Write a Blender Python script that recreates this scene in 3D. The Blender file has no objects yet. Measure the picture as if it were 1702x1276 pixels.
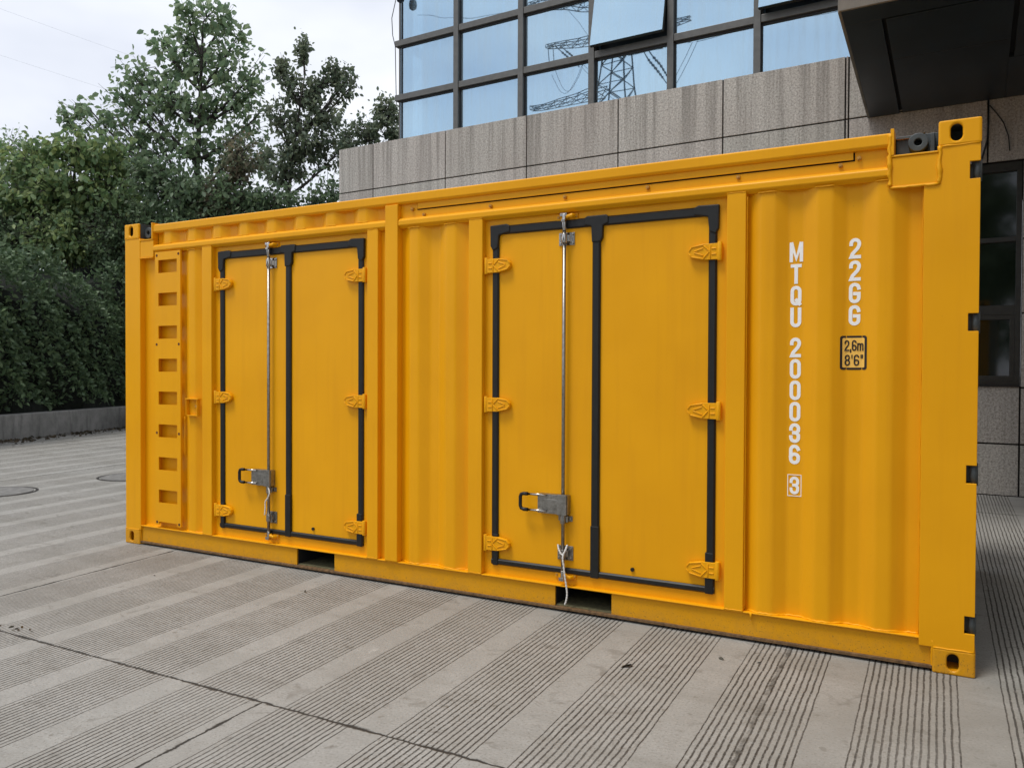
import bpy, math, random
import numpy as np
from mathutils import Matrix, Vector
R = math.radians
scene = bpy.context.scene
col = scene.collection

# ---------------------------------------------------------------- camera
cam_d = bpy.data.cameras.new('camera'); cam = bpy.data.objects.new('camera', cam_d); col.objects.link(cam)
M_ = Matrix.Rotation(0.5004547, 4, 'Z') @ Matrix.Rotation(math.pi/2-0.0155671, 4, 'X') @ Matrix.Rotation(0.0040947, 4, 'Z')
M_.translation = Vector((5.96538, -4.31067, 1.41341))
cam.matrix_world = M_
cam_d.sensor_width = 36.0; cam_d.lens = 1349.811/1702*36
cam_d.clip_start = 0.05; cam_d.clip_end = 2000
scene.camera = cam

# ---------------------------------------------------------------- world, sun, exposure
SUN_EL, SUN_AZ = R(66), R(212)          # azimuth measured from +Y clockwise: the light comes from behind the camera, well to the left
world = bpy.data.worlds.new('World'); scene.world = world; world.use_nodes = True
wn, wl = world.node_tree.nodes, world.node_tree.links
wn.clear()
w_out = wn.new('ShaderNodeOutputWorld'); w_bg = wn.new('ShaderNodeBackground'); w_bg.inputs['Strength'].default_value = 0.1
sky = wn.new('ShaderNodeTexSky'); sky.sky_type = 'NISHITA'; sky.sun_disc = False
sky.sun_elevation = SUN_EL; sky.sun_rotation = SUN_AZ; sky.dust_density = 2.0
tc = wn.new('ShaderNodeTexCoord'); mp = wn.new('ShaderNodeMapping'); mp.inputs['Scale'].default_value = (1.0, 1.0, 2.2)
nz = wn.new('ShaderNodeTexNoise'); nz.inputs['Scale'].default_value = 1.6; nz.inputs['Detail'].default_value = 5; nz.inputs['Roughness'].default_value = 0.5
cr = wn.new('ShaderNodeValToRGB')
cr.color_ramp.elements[0].position = 0.36; cr.color_ramp.elements[0].color = (5.2, 5.6, 6.7, 1)
cr.color_ramp.elements[1].position = 0.62; cr.color_ramp.elements[1].color = (8.4, 8.65, 9.1, 1)
mx = wn.new('ShaderNodeMixRGB'); mx.inputs['Fac'].default_value = 0.95
wl.new(tc.outputs['Generated'], mp.inputs['Vector']); wl.new(mp.outputs[0], nz.inputs['Vector']); wl.new(nz.outputs['Fac'], cr.inputs['Fac'])
wl.new(sky.outputs[0], mx.inputs['Color1']); wl.new(cr.outputs[0], mx.inputs['Color2'])
wl.new(mx.outputs[0], w_bg.inputs['Color']); wl.new(w_bg.outputs[0], w_out.inputs['Surface'])
sun_d = bpy.data.lights.new('sun', 'SUN'); sun_d.energy = 1.7; sun_d.angle = R(18); sun_d.color = (1.0, 0.965, 0.91)
sun = bpy.data.objects.new('sun', sun_d); col.objects.link(sun)
sd = Vector((math.sin(SUN_AZ)*math.cos(SUN_EL), math.cos(SUN_AZ)*math.cos(SUN_EL), math.sin(SUN_EL)))
sun.rotation_euler = sd.to_track_quat('Z', 'Y').to_euler()
scene.view_settings.view_transform = 'Standard'; scene.view_settings.look = 'None'
scene.view_settings.exposure = 0.36; scene.view_settings.gamma = 1.0

# ---------------------------------------------------------------- tagging and mesh helpers
def tag(o, label=None, cat=None, group=None, kind=None):
    if label: o['label'] = label
    if cat: o['category'] = cat
    if group: o['group'] = group
    if kind: o['kind'] = kind
    return o
def empty(name, loc=(0, 0, 0), rz=0, parent=None):
    o = bpy.data.objects.new(name, None); col.objects.link(o); o.empty_display_size = 0.2
    o.location = loc; o.rotation_euler = (0, 0, rz); o.parent = parent
    return o
def link(o, parent):
    col.objects.link(o); o.parent = parent; return o

class MB:
    def __init__(s): s.v = []; s.f = []; s.sm = []
    def add(s, vs, fs, smooth=False):
        n = len(s.v); s.v += [tuple(x) for x in vs]
        for f in fs: s.f.append([i+n for i in f]); s.sm.append(smooth)
        return s
    def box(s, x0, x1, y0, y1, z0, z1):
        return s.add([(x0,y0,z0),(x1,y0,z0),(x1,y1,z0),(x0,y1,z0),(x0,y0,z1),(x1,y0,z1),(x1,y1,z1),(x0,y1,z1)],
                     [(0,3,2,1),(4,5,6,7),(0,1,5,4),(1,2,6,5),(2,3,7,6),(3,0,4,7)])
    def prism(s, poly, axis, a, b, smooth=False):
        """poly: 2-D outline; extruded along axis between a and b"""
        def P(p, t):
            return {'x': (t, p[0], p[1]), 'y': (p[0], t, p[1]), 'z': (p[0], p[1], t)}[axis]
        n = len(poly); vs = [P(p, a) for p in poly]+[P(p, b) for p in poly]
        fs = [tuple(range(n)), tuple(range(2*n-1, n-1, -1))]
        s.add(vs, [tuple(reversed(fs[0])), tuple(reversed(fs[1]))])
        k = len(s.v)-2*n
        for i in range(n):
            j = (i+1) % n
            s.f.append([k+i, k+j, k+n+j, k+n+i]); s.sm.append(smooth)
        return s
    def tube(s, pts, r, seg=10, cap=True):
        pts = [Vector(p) for p in pts]; rr = r if isinstance(r, (list, tuple)) else [r]*len(pts)
        n0 = len(s.v); up = None
        for i, p in enumerate(pts):
            t = (pts[min(i+1, len(pts)-1)]-pts[max(i-1, 0)]).normalized()
            if up is None:
                up = t.orthogonal().normalized()
            up = (up - t*up.dot(t)).normalized(); w = t.cross(up)
            for k in range(seg):
                a = 2*math.pi*k/seg; s.v.append(tuple(p+(up*math.cos(a)+w*math.sin(a))*rr[i]))
        for i in range(len(pts)-1):
            for k in range(seg):
                a = n0+i*seg+k; b = n0+i*seg+(k+1) % seg
                s.f.append([a, b, b+seg, a+seg]); s.sm.append(True)
        if cap:
            s.f.append(list(range(n0+seg-1, n0-1, -1))); s.sm.append(False)
            e = n0+(len(pts)-1)*seg; s.f.append(list(range(e, e+seg))); s.sm.append(False)
        return s
    def cyl(s, p0, p1, r, seg=20): return s.tube([p0, p1], r, seg)
    def build(s, name, mat, parent=None, bevel=0, seg=2):
        me = bpy.data.meshes.new(name); me.from_pydata(s.v, [], s.f)
        me.polygons.foreach_set('use_smooth', s.sm)
        if mat: me.materials.append(mat)
        me.update()
        o = bpy.data.objects.new(name, me); link(o, parent)
        if bevel:
            m = o.modifiers.new('bevel', 'BEVEL'); m.width = bevel; m.segments = seg; m.limit_method = 'ANGLE'; m.angle_limit = R(40)
        return o
def copy_tree(o, parent=None):
    c = o.copy(); col.objects.link(c); c.parent = parent
    for ch in [q for q in bpy.data.objects if q.parent == o]: copy_tree(ch, c)
    return c

# ---------------------------------------------------------------- node helpers
class NT:
    def __init__(s, name):
        s.m = bpy.data.materials.new(name); s.m.use_nodes = True; s.n = s.m.node_tree.nodes; s.l = s.m.node_tree.links
        s.b = s.n['Principled BSDF']; s.out = s.n['Material Output']
        s.geo = None
    def pos(s, obj=False):
        if obj:
            return s.n.new('ShaderNodeTexCoord').outputs['Object']
        if not s.geo: s.geo = s.n.new('ShaderNodeNewGeometry')
        return s.geo.outputs['Position']
    def mapv(s, v, scale):
        m = s.n.new('ShaderNodeMapping'); m.inputs['Scale'].default_value = scale; s.l.new(v, m.inputs['Vector']); return m.outputs[0]
    def noise(s, v, scale, detail=4, rough=0.5, dist=0):
        n = s.n.new('ShaderNodeTexNoise'); n.inputs['Scale'].default_value = scale; n.inputs['Detail'].default_value = detail
        n.inputs['Roughness'].default_value = rough; n.inputs['Distortion'].default_value = dist
        s.l.new(v, n.inputs['Vector']); return n.outputs['Fac']
    def m_(s, op, a, b=None, c=None, clamp=False):
        n = s.n.new('ShaderNodeMath'); n.operation = op; n.use_clamp = clamp
        for i, x in enumerate((a, b, c)):
            if x is None: continue
            if isinstance(x, (int, float)): n.inputs[i].default_value = x
            else: s.l.new(x, n.inputs[i])
        return n.outputs[0]
    def ramp(s, f, stops):
        n = s.n.new('ShaderNodeValToRGB'); e = n.color_ramp.elements
        while len(e) < len(stops): e.new(0.5)
        for el, (p, c) in zip(e, stops):
            el.position = p; el.color = (c, c, c, 1) if isinstance(c, (int, float)) else (*c, 1)
        s.l.new(f, n.inputs['Fac']); return n.outputs['Color']
    def mix(s, f, a, b, mode='MIX'):
        n = s.n.new('ShaderNodeMixRGB'); n.blend_type = mode
        for i, x in zip(('Fac', 'Color1', 'Color2'), (f, a, b)):
            if isinstance(x, (int, float)): n.inputs[i].default_value = x if i == 'Fac' else (x, x, x, 1)
            elif isinstance(x, tuple): n.inputs[i].default_value = (*x, 1)
            else: s.l.new(x, n.inputs[i])
        return n.outputs[0]
    def bump(s, h, strength, dist=0.01, prev=None):
        n = s.n.new('ShaderNodeBump'); n.inputs['Strength'].default_value = strength; n.inputs['Distance'].default_value = dist
        s.l.new(h, n.inputs['Height'])
        if prev: s.l.new(prev, n.inputs['Normal'])
        return n.outputs[0]
    def set(s, **k):
        for a, x in k.items():
            i = s.b.inputs[a.replace('_', ' ')]
            if isinstance(x, tuple): i.default_value = (*x, 1)
            elif isinstance(x, (int, float)): i.default_value = x
            else: s.l.new(x, i)
        return s.m

def simple(name, c, rough=0.5, metal=0.0, var=0.12, scale=30, bump=0.0):
    t = NT(name); n = t.noise(t.pos(), scale, 4)
    lo = tuple(x*(1-var) for x in c); hi = tuple(min(1, x*(1+var)) for x in c)
    cc = t.ramp(n, [(0.3, lo), (0.7, hi)])
    t.set(Base_Color=cc, Roughness=rough, Metallic=metal)
    if bump: t.set(Normal=t.bump(n, bump, 0.002))
    return t.m

def mat_paint(name, dirty=False):
    t = NT(name); P = t.pos()
    big = t.noise(P, 1.7, 3, 0.5); fine = t.noise(P, 160, 2, 0.6); mid = t.noise(P, 9, 5, 0.65)
    c = t.mix(t.ramp(big, [(0.3, 0.0), (0.7, 1.0)]), (0.80, 0.358, 0.002), (0.87, 0.400, 0.003))
    # faint rain streaks running down the paint
    st = t.noise(t.mapv(P, (14, 14, 0.7)), 1.0, 5, 0.6)
    c = t.mix(t.m_('MULTIPLY', t.ramp(st, [(0.52, 0.0), (0.8, 1.0)]), 0.22), c, (0.62, 0.24, 0.01))
    # small chips and rust freckles
    ch = t.noise(P, 70, 3, 0.75)
    c = t.mix(t.ramp(ch, [(0.735, 0.0), (0.75, 0.55)]), c, (0.28, 0.10, 0.02))
    if dirty:
        c = t.mix(0.35, c, (0.50, 0.24, 0.01))
        z = t.n.new('ShaderNodeSeparateXYZ'); t.l.new(P, z.inputs[0])
        dz = t.m_('SUBTRACT', 1.0, t.m_('DIVIDE', z.outputs['Z'], 0.15), clamp=True)
        d = t.m_('MULTIPLY', dz, t.ramp(t.noise(P, 22, 6, 0.7), [(0.38, 0.0), (0.62, 1.0)]))
        c = t.mix(t.m_('MULTIPLY', d, 0.35), c, (0.34, 0.19, 0.06))
        sp = t.noise(P, 120, 2, 0.8)
        c = t.mix(t.m_('MULTIPLY', t.ramp(sp, [(0.62, 0.0), (0.67, 1.0)]), t.m_('ADD', dz, 0.1)), c, (0.12, 0.07, 0.03))
    t.set(Base_Color=c, Roughness=t.m_('MULTIPLY_ADD', mid, 0.2, 0.30), Specular_IOR_Level=0.25)
    wav = t.noise(t.mapv(P, (2.2, 2.2, 1.3)), 1.0, 2, 0.4)
    nb = t.bump(wav, 0.35, 0.02)
    t.set(Normal=t.bump(fine, 0.10, 0.001, nb))
    return t.m

Y = mat_paint('yellow_paint'); YD = mat_paint('yellow_paint_grimy', True)
RUB = simple('black_rubber', (0.005, 0.0055, 0.005), 0.5, 0, 0.35, 25, 0.15)
GREY = simple('grey_primer_steel', (0.052, 0.062, 0.064), 0.5, 0, 0.3, 18, 0.2)
BLACK = simple('black_paint_and_shade', (0.012, 0.012, 0.012), 0.8)  # flat black; in the hollows it paints in their inner shade
STEEL = NT('galvanised_steel'); _n = STEEL.noise(STEEL.pos(), 45, 5, 0.7)
STEEL = STEEL.set(Base_Color=STEEL.ramp(_n, [(0.3, (0.20, 0.19, 0.17)), (0.7, (0.40, 0.39, 0.36))]), Metallic=0.9, Roughness=STEEL.m_('MULTIPLY_ADD', _n, 0.3, 0.18))
CHROME = simple('chrome', (0.48, 0.46, 0.43), 0.16, 1.0, 0.1, 60)
WHITE = simple('white_vinyl', (0.95, 0.95, 0.93), 0.45, 0, 0.03, 60)
STICK = simple('amber_vinyl', (0.98, 0.56, 0.10), 0.4, 0, 0.04, 40)
INK = simple('black_vinyl', (0.02, 0.012, 0.01), 0.4, 0, 0.1, 60)
ROPE = simple('white_rope', (0.72, 0.70, 0.66), 0.9, 0, 0.25, 220, 0.4)
RUST = simple('rusty_bolt_hole', (0.10, 0.022, 0.012), 0.9, 0, 0.5, 120)
FLOORW = simple('tunnel_floor', (0.13, 0.12, 0.06), 0.8, 0, 0.4, 30)
BOLTM = simple('painted_bolt', (0.50, 0.24, 0.03), 0.5, 0, 0.35, 150)

# ---------------------------------------------------------------- ground: grooved concrete yard
def mat_ground():
    t = NT('grooved_concrete'); P = t.pos()
    sp = t.n.new('ShaderNodeSeparateXYZ'); t.l.new(P, sp.inputs[0]); X, Yc = sp.outputs['X'], sp.outputs['Y']
    yy = t.m_('ADD', Yc, 1.8)
    # the bands fan out slightly toward the left of the yard
    s = t.m_('DIVIDE', t.m_('ADD', X, t.m_('MULTIPLY', yy, 0.117)), t.m_('MULTIPLY_ADD', yy, 0.017, 1.0))
    wob = t.noise(P, 7, 3, 0.6); wob2 = t.noise(P, 60, 2, 0.5)
    s = t.m_('ADD', s, t.m_('MULTIPLY', t.m_('SUBTRACT', wob, 0.5), 0.012))
    s = t.m_('ADD', s, t.m_('MULTIPLY', t.m_('SUBTRACT', wob2, 0.5), 0.0035))
    below = t.m_('LESS_THAN', yy, 0.0)
    s2 = t.m_('ADD', s, t.m_('MULTIPLY', below, 0.012))
    ph = t.m_('DIVIDE', t.m_('SUBTRACT', s2, 1.818), 0.5346)
    fr = t.m_('SUBTRACT', ph, t.m_('ROUND', ph))            # -0.5..0.5, 0 in the middle of a smooth strip
    d = t.m_('MULTIPLY', t.m_('ABSOLUTE', fr), 0.5346)
    band = t.m_('GREATER_THAN', d, 0.083)
    g = t.m_('DIVIDE', t.m_('SUBTRACT', d, 0.085), 0.02607)
    gg = t.m_('ABSOLUTE', t.m_('SUBTRACT', g, t.m_('ROUND', g)))    # 0 at the groove line
    groove = t.m_('SUBTRACT', 1.0, t.m_('MULTIPLY', t.m_('SUBTRACT', gg, t.m_('MULTIPLY', t.noise(P, 50, 4, 0.7), 0.17)), 9.5), clamp=True)
    brk = t.ramp(t.noise(P, 40, 5, 0.75), [(0.34, 0.25), (0.50, 1.0)])
    groove = t.m_('MULTIPLY', t.m_('MULTIPLY', groove, band), brk)
    wear = t.ramp(t.noise(P, 1.3, 3, 0.6), [(0.3, 0.7), (0.55, 1.0)])
    groove = t.m_('MULTIPLY', groove, wear)
    # expansion joints
    jn = t.m_('MULTIPLY', t.m_('SUBTRACT', t.noise(P, 18, 4, 0.7), 0.5), 0.022)
    jw = t.m_('MULTIPLY_ADD', t.ramp(t.noise(P, 5, 5, 0.75), [(0.45, 0.0), (0.62, 1.0)]), 1.6, 0.75)
    def line(v, w): return t.m_('MULTIPLY', t.m_('SUBTRACT', 1.0, t.m_('DIVIDE', t.m_('ABSOLUTE', t.m_('ADD', v, jn)), t.m_('MULTIPLY', jw, w)), clamp=True), 1.6, clamp=True)
    jy = t.m_('MAXIMUM', line(yy, 0.0085), line(t.m_('SUBTRACT', yy, 7.0), 0.012))
    jy = t.m_('MAXIMUM', jy, line(t.m_('ADD', yy, 6.0), 0.011))
    ab = t.m_('SUBTRACT', 1.0, below)
    s1 = t.m_('MULTIPLY', t.m_('MAXIMUM', line(t.m_('SUBTRACT', s, 0.795), 0.009), line(t.m_('ADD', s, 4.0), 0.012)), ab)
    s3 = t.m_('MULTIPLY', line(t.m_('SUBTRACT', s, 3.385), 0.007), below)
    crack = t.m_('MULTIPLY', line(t.m_('SUBTRACT', s, 5.285), 0.010), t.ramp(t.noise(P, 9, 5, 0.7), [(0.40, 0.15), (0.62, 0.85)]))
    joint = t.m_('MAXIMUM', t.m_('MAXIMUM', jy, s1), t.m_('MAXIMUM', s3, crack))
    # colours
    n1 = t.noise(P, 0.9, 5, 0.6); n2 = t.noise(P, 11, 6, 0.7); n3 = t.noise(P, 85, 4, 0.75); n4 = t.noise(P, 3.4, 5, 0.65)
    c = t.ramp(n2, [(0.28, (0.285, 0.278, 0.258)), (0.72, (0.385, 0.375, 0.348))])
    c = t.mix(t.ramp(n1, [(0.4, 0.0), (0.7, 0.45)]), c, (0.33, 0.33, 0.31))
    c = t.mix(t.ramp(n3, [(0.36, 0.8), (0.46, 0.0)]), c, (0.17, 0.155, 0.135))
    c = t.mix(t.ramp(n3, [(0.57, 0.0), (0.68, 0.6)]), c, (0.56, 0.535, 0.49))
    spot = t.noise(P, 16, 2, 0.55)
    c = t.mix(t.ramp(spot, [(0.67, 0.0), (0.72, 0.7)]), c, (0.16, 0.145, 0.12))
    c = t.mix(t.m_('MULTIPLY', band, t.ramp(n4, [(0.35, 0.04), (0.7, 0.34)])), c, (0.20, 0.185, 0.155))
    c = t.mix(t.ramp(t.noise(t.mapv(P, (1.0, 0.35, 1.0)), 2.6, 6, 0.75, 0.6), [(0.66, 0.0), (0.73, 0.6)]), c, (0.70, 0.69, 0.65))
    c = t.mix(t.m_('MULTIPLY', t.m_('SUBTRACT', 1.0, band), t.ramp(t.noise(P, 2.1, 5, 0.7), [(0.3, 0.10), (0.65, 0.42)])), c, (0.235, 0.228, 0.208))
    st = t.noise(P, 0.45, 4, 0.6, 0.8)
    c = t.mix(t.ramp(st, [(0.52, 0.0), (0.64, 0.35)]), c, (0.24, 0.23, 0.205))
    tr_ = t.noise(t.mapv(P, (0.25, 1.6, 1.0)), 1.0, 5, 0.65, 0.5)
    c = t.mix(t.ramp(tr_, [(0.50, 0.0), (0.64, 0.38)]), c, (0.19, 0.18, 0.155))
    bl = t.noise(P, 6.5, 4, 0.6, 1.2)
    c = t.mix(t.ramp(bl, [(0.60, 0.0), (0.70, 0.5)]), c, (0.15, 0.138, 0.118))
    c = t.mix(t.m_('MULTIPLY', groove, 0.90), c, (0.030, 0.024, 0.018))
    c = t.mix(joint, c, (0.03, 0.027, 0.022))
    h = t.m_('SUBTRACT', t.m_('MULTIPLY', n2, 0.35), t.m_('MAXIMUM', groove, joint))
    nb = t.bump(h, 0.75, 0.005); nb = t.bump(n3, 0.35, 0.0022, nb)
    t.set(Base_Color=c, Roughness=t.m_('MULTIPLY_ADD', n2, 0.25, 0.62), Normal=nb, Specular_IOR_Level=0.35)
    return t.m
GR = mat_ground()
g = MB(); g.add([(-400, -400, 0), (400, -400, 0), (400, 400, 0), (-400, 400, 0)], [(0, 1, 2, 3)])
tag(g.build('ground', GR), kind='structure')

# ================================================================ CONTAINER
L, HC, WD = 6.058, 2.591, 2.438
cont = empty('shipping_container', (0, 0, 0))
tag(cont, 'yellow steel shipping container with two black-sealed double side doors standing on the grooved concrete', 'shipping container')

# --- corner castings (hollow blocks with an oval hole in the front and end faces)
def oval(cx, cz, w, h, n=10):
    r = w/2; pts = []
    for k in range(n+1):
        a = math.pi*k/n; pts.append((cx+r*math.cos(a), cz+(h/2-r)+r*math.sin(a)))
    for k in range(n+1):
        a = math.pi+math.pi*k/n; pts.append((cx+r*math.cos(a), cz-(h/2-r)+r*math.sin(a)))
    return pts
def plate_hole(mb, x0, x1, z0, z1, y0, y1, hole):
    """front plate between y0 (outer) and y1 with a hole polygon; outer border sampled radially"""
    cx = sum(p[0] for p in hole)/len(hole); cz = sum(p[1] for p in hole)/len(hole)
    outer = []
    for hx, hz in hole:
        dx, dz = hx-cx, hz-cz; t = 1e9
        if dx > 1e-9: t = min(t, (x1-cx)/dx)
        if dx < -1e-9: t = min(t, (x0-cx)/dx)
        if dz > 1e-9: t = min(t, (z1-cz)/dz)
        if dz < -1e-9: t = min(t, (z0-cz)/dz)
        outer.append([cx+dx*t, cz+dz*t])
    for c in ((x0, z0), (x1, z0), (x1, z1), (x0, z1)):
        k = min(range(len(outer)), key=lambda i: (outer[i][0]-c[0])**2+(outer[i][1]-c[1])**2); outer[k] = list(c)
    n = len(hole)
    vs = [(p[0], y0, p[1]) for p in outer]+[(p[0], y0, p[1]) for p in hole]+[(p[0], y1, p[1]) for p in outer]+[(p[0], y1, p[1]) for p in hole]
    fs = []
    for i in range(n):
        j = (i+1) % n
        fs += [(i, i+n, j+n, j), (i+2*n, j+2*n, j+3*n, i+3*n), (i+n, i+3*n, j+3*n, j+n), (i, j, j+2*n, i+2*n)]
    mb.add(vs, fs)
def casting(x0, z0, y0=-0.004, flip=False, w=0.178, h=0.118, hx=None, hw=0.05):
    d = 0.162; mb = MB(); t = 0.022; x1, z1 = x0+w, z0+h
    hx = hx if hx is not None else (x0+x1)/2
    ys = (y0, y0+t) if not flip else (y0+d, y0+d-t)
    plate_hole(mb, x0, x1, z0, z1, ys[0], ys[1], oval(hx, (z0+z1)/2, hw, 0.079))
    front, mb = mb, MB(); a, b = (y0+t, y0+d) if not flip else (y0, y0+d-t)
    mb.box(x0, x0+t, a, b, z0, z1); mb.box(x1-t, x1, a, b, z0, z1)
    mb.box(x0+t, x1-t, a, b, z0, z0+t); mb.box(x0+t, x1-t, a, b, z1-t, z1)
    yb = (b-t, b) if not flip else (a, a+t)
    mb.box(x0+t, x1-t, yb[0], yb[1], z0+t, z1-t)
    return front, mb
for (x0, z0, hx) in ((0, HC-0.118, 0.082), (L-0.178, HC-0.118, 5.955), (0, 0, 0.080), (L-0.178, 0, 5.966)):
    low = z0 == 0
    f_, b_ = casting(x0, z0, hx=hx); o_ = f_.build('corner_casting', YD if low else Y, cont, 0.009, 3); b_.build('casting_body', Y if low else GREY, o_)
    MB().box(x0+0.024, x0+0.154, 0.125, 0.130, z0+0.024, z0+0.094).build('casting_cavity', GREY, o_)
    f_, b_ = casting(x0, z0, y0=WD-0.158, flip=True, hx=hx); o_ = f_.build('corner_casting', Y, cont, 0.006); b_.build('casting_body', GREY, o_)
# dark blocks behind the casting holes keep the cavities closed
# --- corner posts
p = MB(); p.box(0.004, 0.189, 0.0, 0.09, 0.119, 2.472); p.build('corner_post', Y, cont, 0.004)
nz_ = [0.119, 0.203, 0.284, 0.903, 0.986, 1.608, 1.690, 2.310, 2.390, 2.472]
outl = [(5.822, 0.119), (6.054, 0.119)]
for a, b in zip(nz_[1::2], nz_[2::2]): outl += [(6.054, a), (6.011, a), (6.011, b), (6.054, b)]
outl += [(6.054, 2.472), (5.887, 2.472), (5.887, 2.299), (5.822, 2.299)]
p = MB(); p.prism(outl[::-1], 'y', 0.0, 0.014); p.box(5.824, 6.008, 0.0141, 0.09, 0.119, 2.2985); p.build('corner_post', Y, cont, 0.0025)
for x0 in (0.004, 5.9): MB().box(x0, x0+0.15, WD-0.12, WD, 0.119, 2.472).build('corner_post', Y, cont, 0.004)
for a, b in zip(nz_[1::2], nz_[2::2]):
    h = MB(); h.cyl((6.043, 0.030, a-0.01), (6.043, 0.030, b+0.01), 0.017, 16); h.box(6.0105, 6.030, 0.045, 0.10, a+0.004, b-0.004)
    h.build('end_door_hinge', GREY, cont)
# --- end walls (grey primer doors at the right end, corrugated panel at the left end)
MB().box(6.02, 6.045, 0.10, WD-0.125, 0.16, 2.46).build('end_door', GREY, cont, 0.003)
e = MB(); ys = np.arange(0.10, WD-0.12, 0.07)
prof = [(0.03+(0.04 if (i//2) % 2 else 0), y) for i, y in enumerate(ys)]
e.add([(x, y, 0.12) for x, y in prof]+[(x, y, 2.47) for x, y in prof], [(i, i+1, i+1+len(prof), i+len(prof)) for i in range(len(prof)-1)])
e.build('end_wall', Y, cont)
# --- bottom rail with fork pockets
br = MB(); wy0, wy1 = 0.018, 0.030; zb, zt = 0.030, 0.150
fp = [(1.856, 2.203), (3.895, 4.252)]
segs = [(0.1785, fp[0][0]), (fp[0][1], fp[1][0]), (fp[1][1], L-0.1785)]
for a, b in segs: br.box(a, b, wy0, wy1, zb+0.0, zt)
for a, b in fp: br.box(a, b, wy0, wy1, 0.1455, zt)
br.build('bottom_rail', YD, cont)
fl = MB(); fl.box(0.1785, L-0.1785, 0.001, 0.075, 0.1502, 0.158); fl.build('rail_flange', Y, cont, 0.003)
bf = MB(); bf.box(0.1785, L-0.1785, 0.004, 0.09, 0.014, 0.0298); bf.build('rail_foot', simple('scuffed_brown_steel', (0.15, 0.085, 0.035), 0.75, 0, 0.45, 40, 0.3), cont, 0.002)
for a, b in fp:
    t = MB(); t.box(a+0.002, b-0.002, 0.031, 1.6, 0.0300, 0.036); t.build('fork_pocket_floor', FLOORW, cont)
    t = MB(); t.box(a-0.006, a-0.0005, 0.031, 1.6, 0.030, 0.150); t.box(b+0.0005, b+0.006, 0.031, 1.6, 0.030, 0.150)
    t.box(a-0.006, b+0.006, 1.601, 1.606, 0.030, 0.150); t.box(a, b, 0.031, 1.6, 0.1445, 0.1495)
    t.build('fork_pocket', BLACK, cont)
MB().box(0.18, L-0.18, WD-0.05, WD-0.004, 0.014, 0.16).build('bottom_rail', YD, cont, 0.003)
# under-floor skirt so nothing shines beneath
MB().box(0.02, L-0.02, 0.12, WD-0.08, 0.151, 0.175).build('floor', BLACK, cont)

# --- corrugated side panels
YC, YV = 0.012, 0.048
def profile(x0, x1, crests):
    pts = [(x0, YV)]
    for c in crests:
        for xx, yy in ((c-0.068, YV), (c, YC), (c+0.070, YC), (c+0.138, YV)):
            if x0 < xx < x1: pts.append((xx, yy))
    pts.append((x1, YV)); return pts
def rounded(pts, r=0.014, n=4):
    out = [pts[0]]
    for i in range(1, len(pts)-1):
        a, b, c = Vector(pts[i-1]), Vector(pts[i]), Vector(pts[i+1])
        l1 = min(r, (b-a).length*0.45); l2 = min(r, (c-b).length*0.45)
        p0 = b+(a-b).normalized()*l1; p1 = b+(c-b).normalized()*l2
        for k in range(n+1):
            t = k/n; q = p0*(1-t)**2+b*2*t*(1-t)+p1*t*t; out.append((q.x, q.y))
    out.append(pts[-1]); return out
def panel(x0, x1, crests, z0, z1, name='side_panel'):
    pr = rounded(profile(x0, x1, crests)); n = len(pr); mb = MB()
    mb.add([(x, y, z0) for x, y in pr]+[(x, y, z1) for x, y in pr], [(i, i+1, i+1+n, i+n) for i in range(n-1)], True)
    return mb.build(name, Y, cont)
CR = [5.067, 5.345, 5.623]
panel(0.18, 0.905, [0.745], 0.156, 2.352)
panel(2.750, 3.300, [2.842, 3.120], 0.156, 2.352)
panel(4.990, 5.826, CR, 0.156, 2.352)
panel(0.355, 2.66, [0.467+0.278*k for k in range(8)], 2.395, 2.512, 'upper_panel')
def yprof(x, crests):
    pr = profile(4.99, 5.826, crests)
    for (a, ya), (b, yb) in zip(pr, pr[1:]):
        if a <= x <= b: return ya+(yb-ya)*(x-a)/(b-a)
    return YV
# --- top rails
tr = MB()
tr.prism([(0.0, 2.512), (0.0, 2.560), (0.008, 2.566), (0.10, 2.566), (0.10, 2.50), (0.012, 2.50)], 'x', 0.348, 5.6745)
tr.build('top_rail', Y, cont, 0.003)
for a, b in ((0.348, 2.6525), (2.7565, 5.6745)):
    r2 = MB(); r2.prism([(-0.004, 2.362), (-0.004, 2.392), (0.012, 2.408), (0.06, 2.410), (0.06, 2.344), (0.020, 2.344)], 'x', a, b)
    r2.build('middle_rail', Y, cont, 0.005, 3)
MB().box(0.2, 5.85, WD-0.08, WD-0.004, 2.47, 2.566).build('top_rail', Y, cont, 0.003)
# louvre cover strip on the right half
lv = MB(); lv.box(2.7565, 5.6745, 0.030, 0.034, 2.404, 2.4545); lv.box(2.7565, 2.886, 0.030, 0.034, 2.4545, 2.502); lv.box(5.516, 5.6745, 0.030, 0.034, 2.4545, 2.502)
lv.build('vent_backing', Y, cont)
fp2 = MB(); fp2.box(2.893, 5.5085, 0.022, 0.027, 2.4615, 2.5005); fp2.build('vent_flap', Y, cont, 0.0015)
MB().box(2.80, 5.60, 0.05, 0.07, 2.41, 2.502).build('vent_shade_strip', BLACK, cont)  # black strip stands in for the shade behind the flap gap
for x, z in ((2.853, 2.463), (2.945, 2.420), (3.441, 2.428), (3.944, 2.434), (4.45, 2.436), (4.948, 2.438), (5.450, 2.440), (5.535, 2.466)):
    b = MB(); b.cyl((x, 0.030, z), (x, 0.014, z), 0.011, 6); b.cyl((x, 0.014, z), (x, 0.010, z), 0.006, 10); b.build('bolt', BOLTM, cont)
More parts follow.
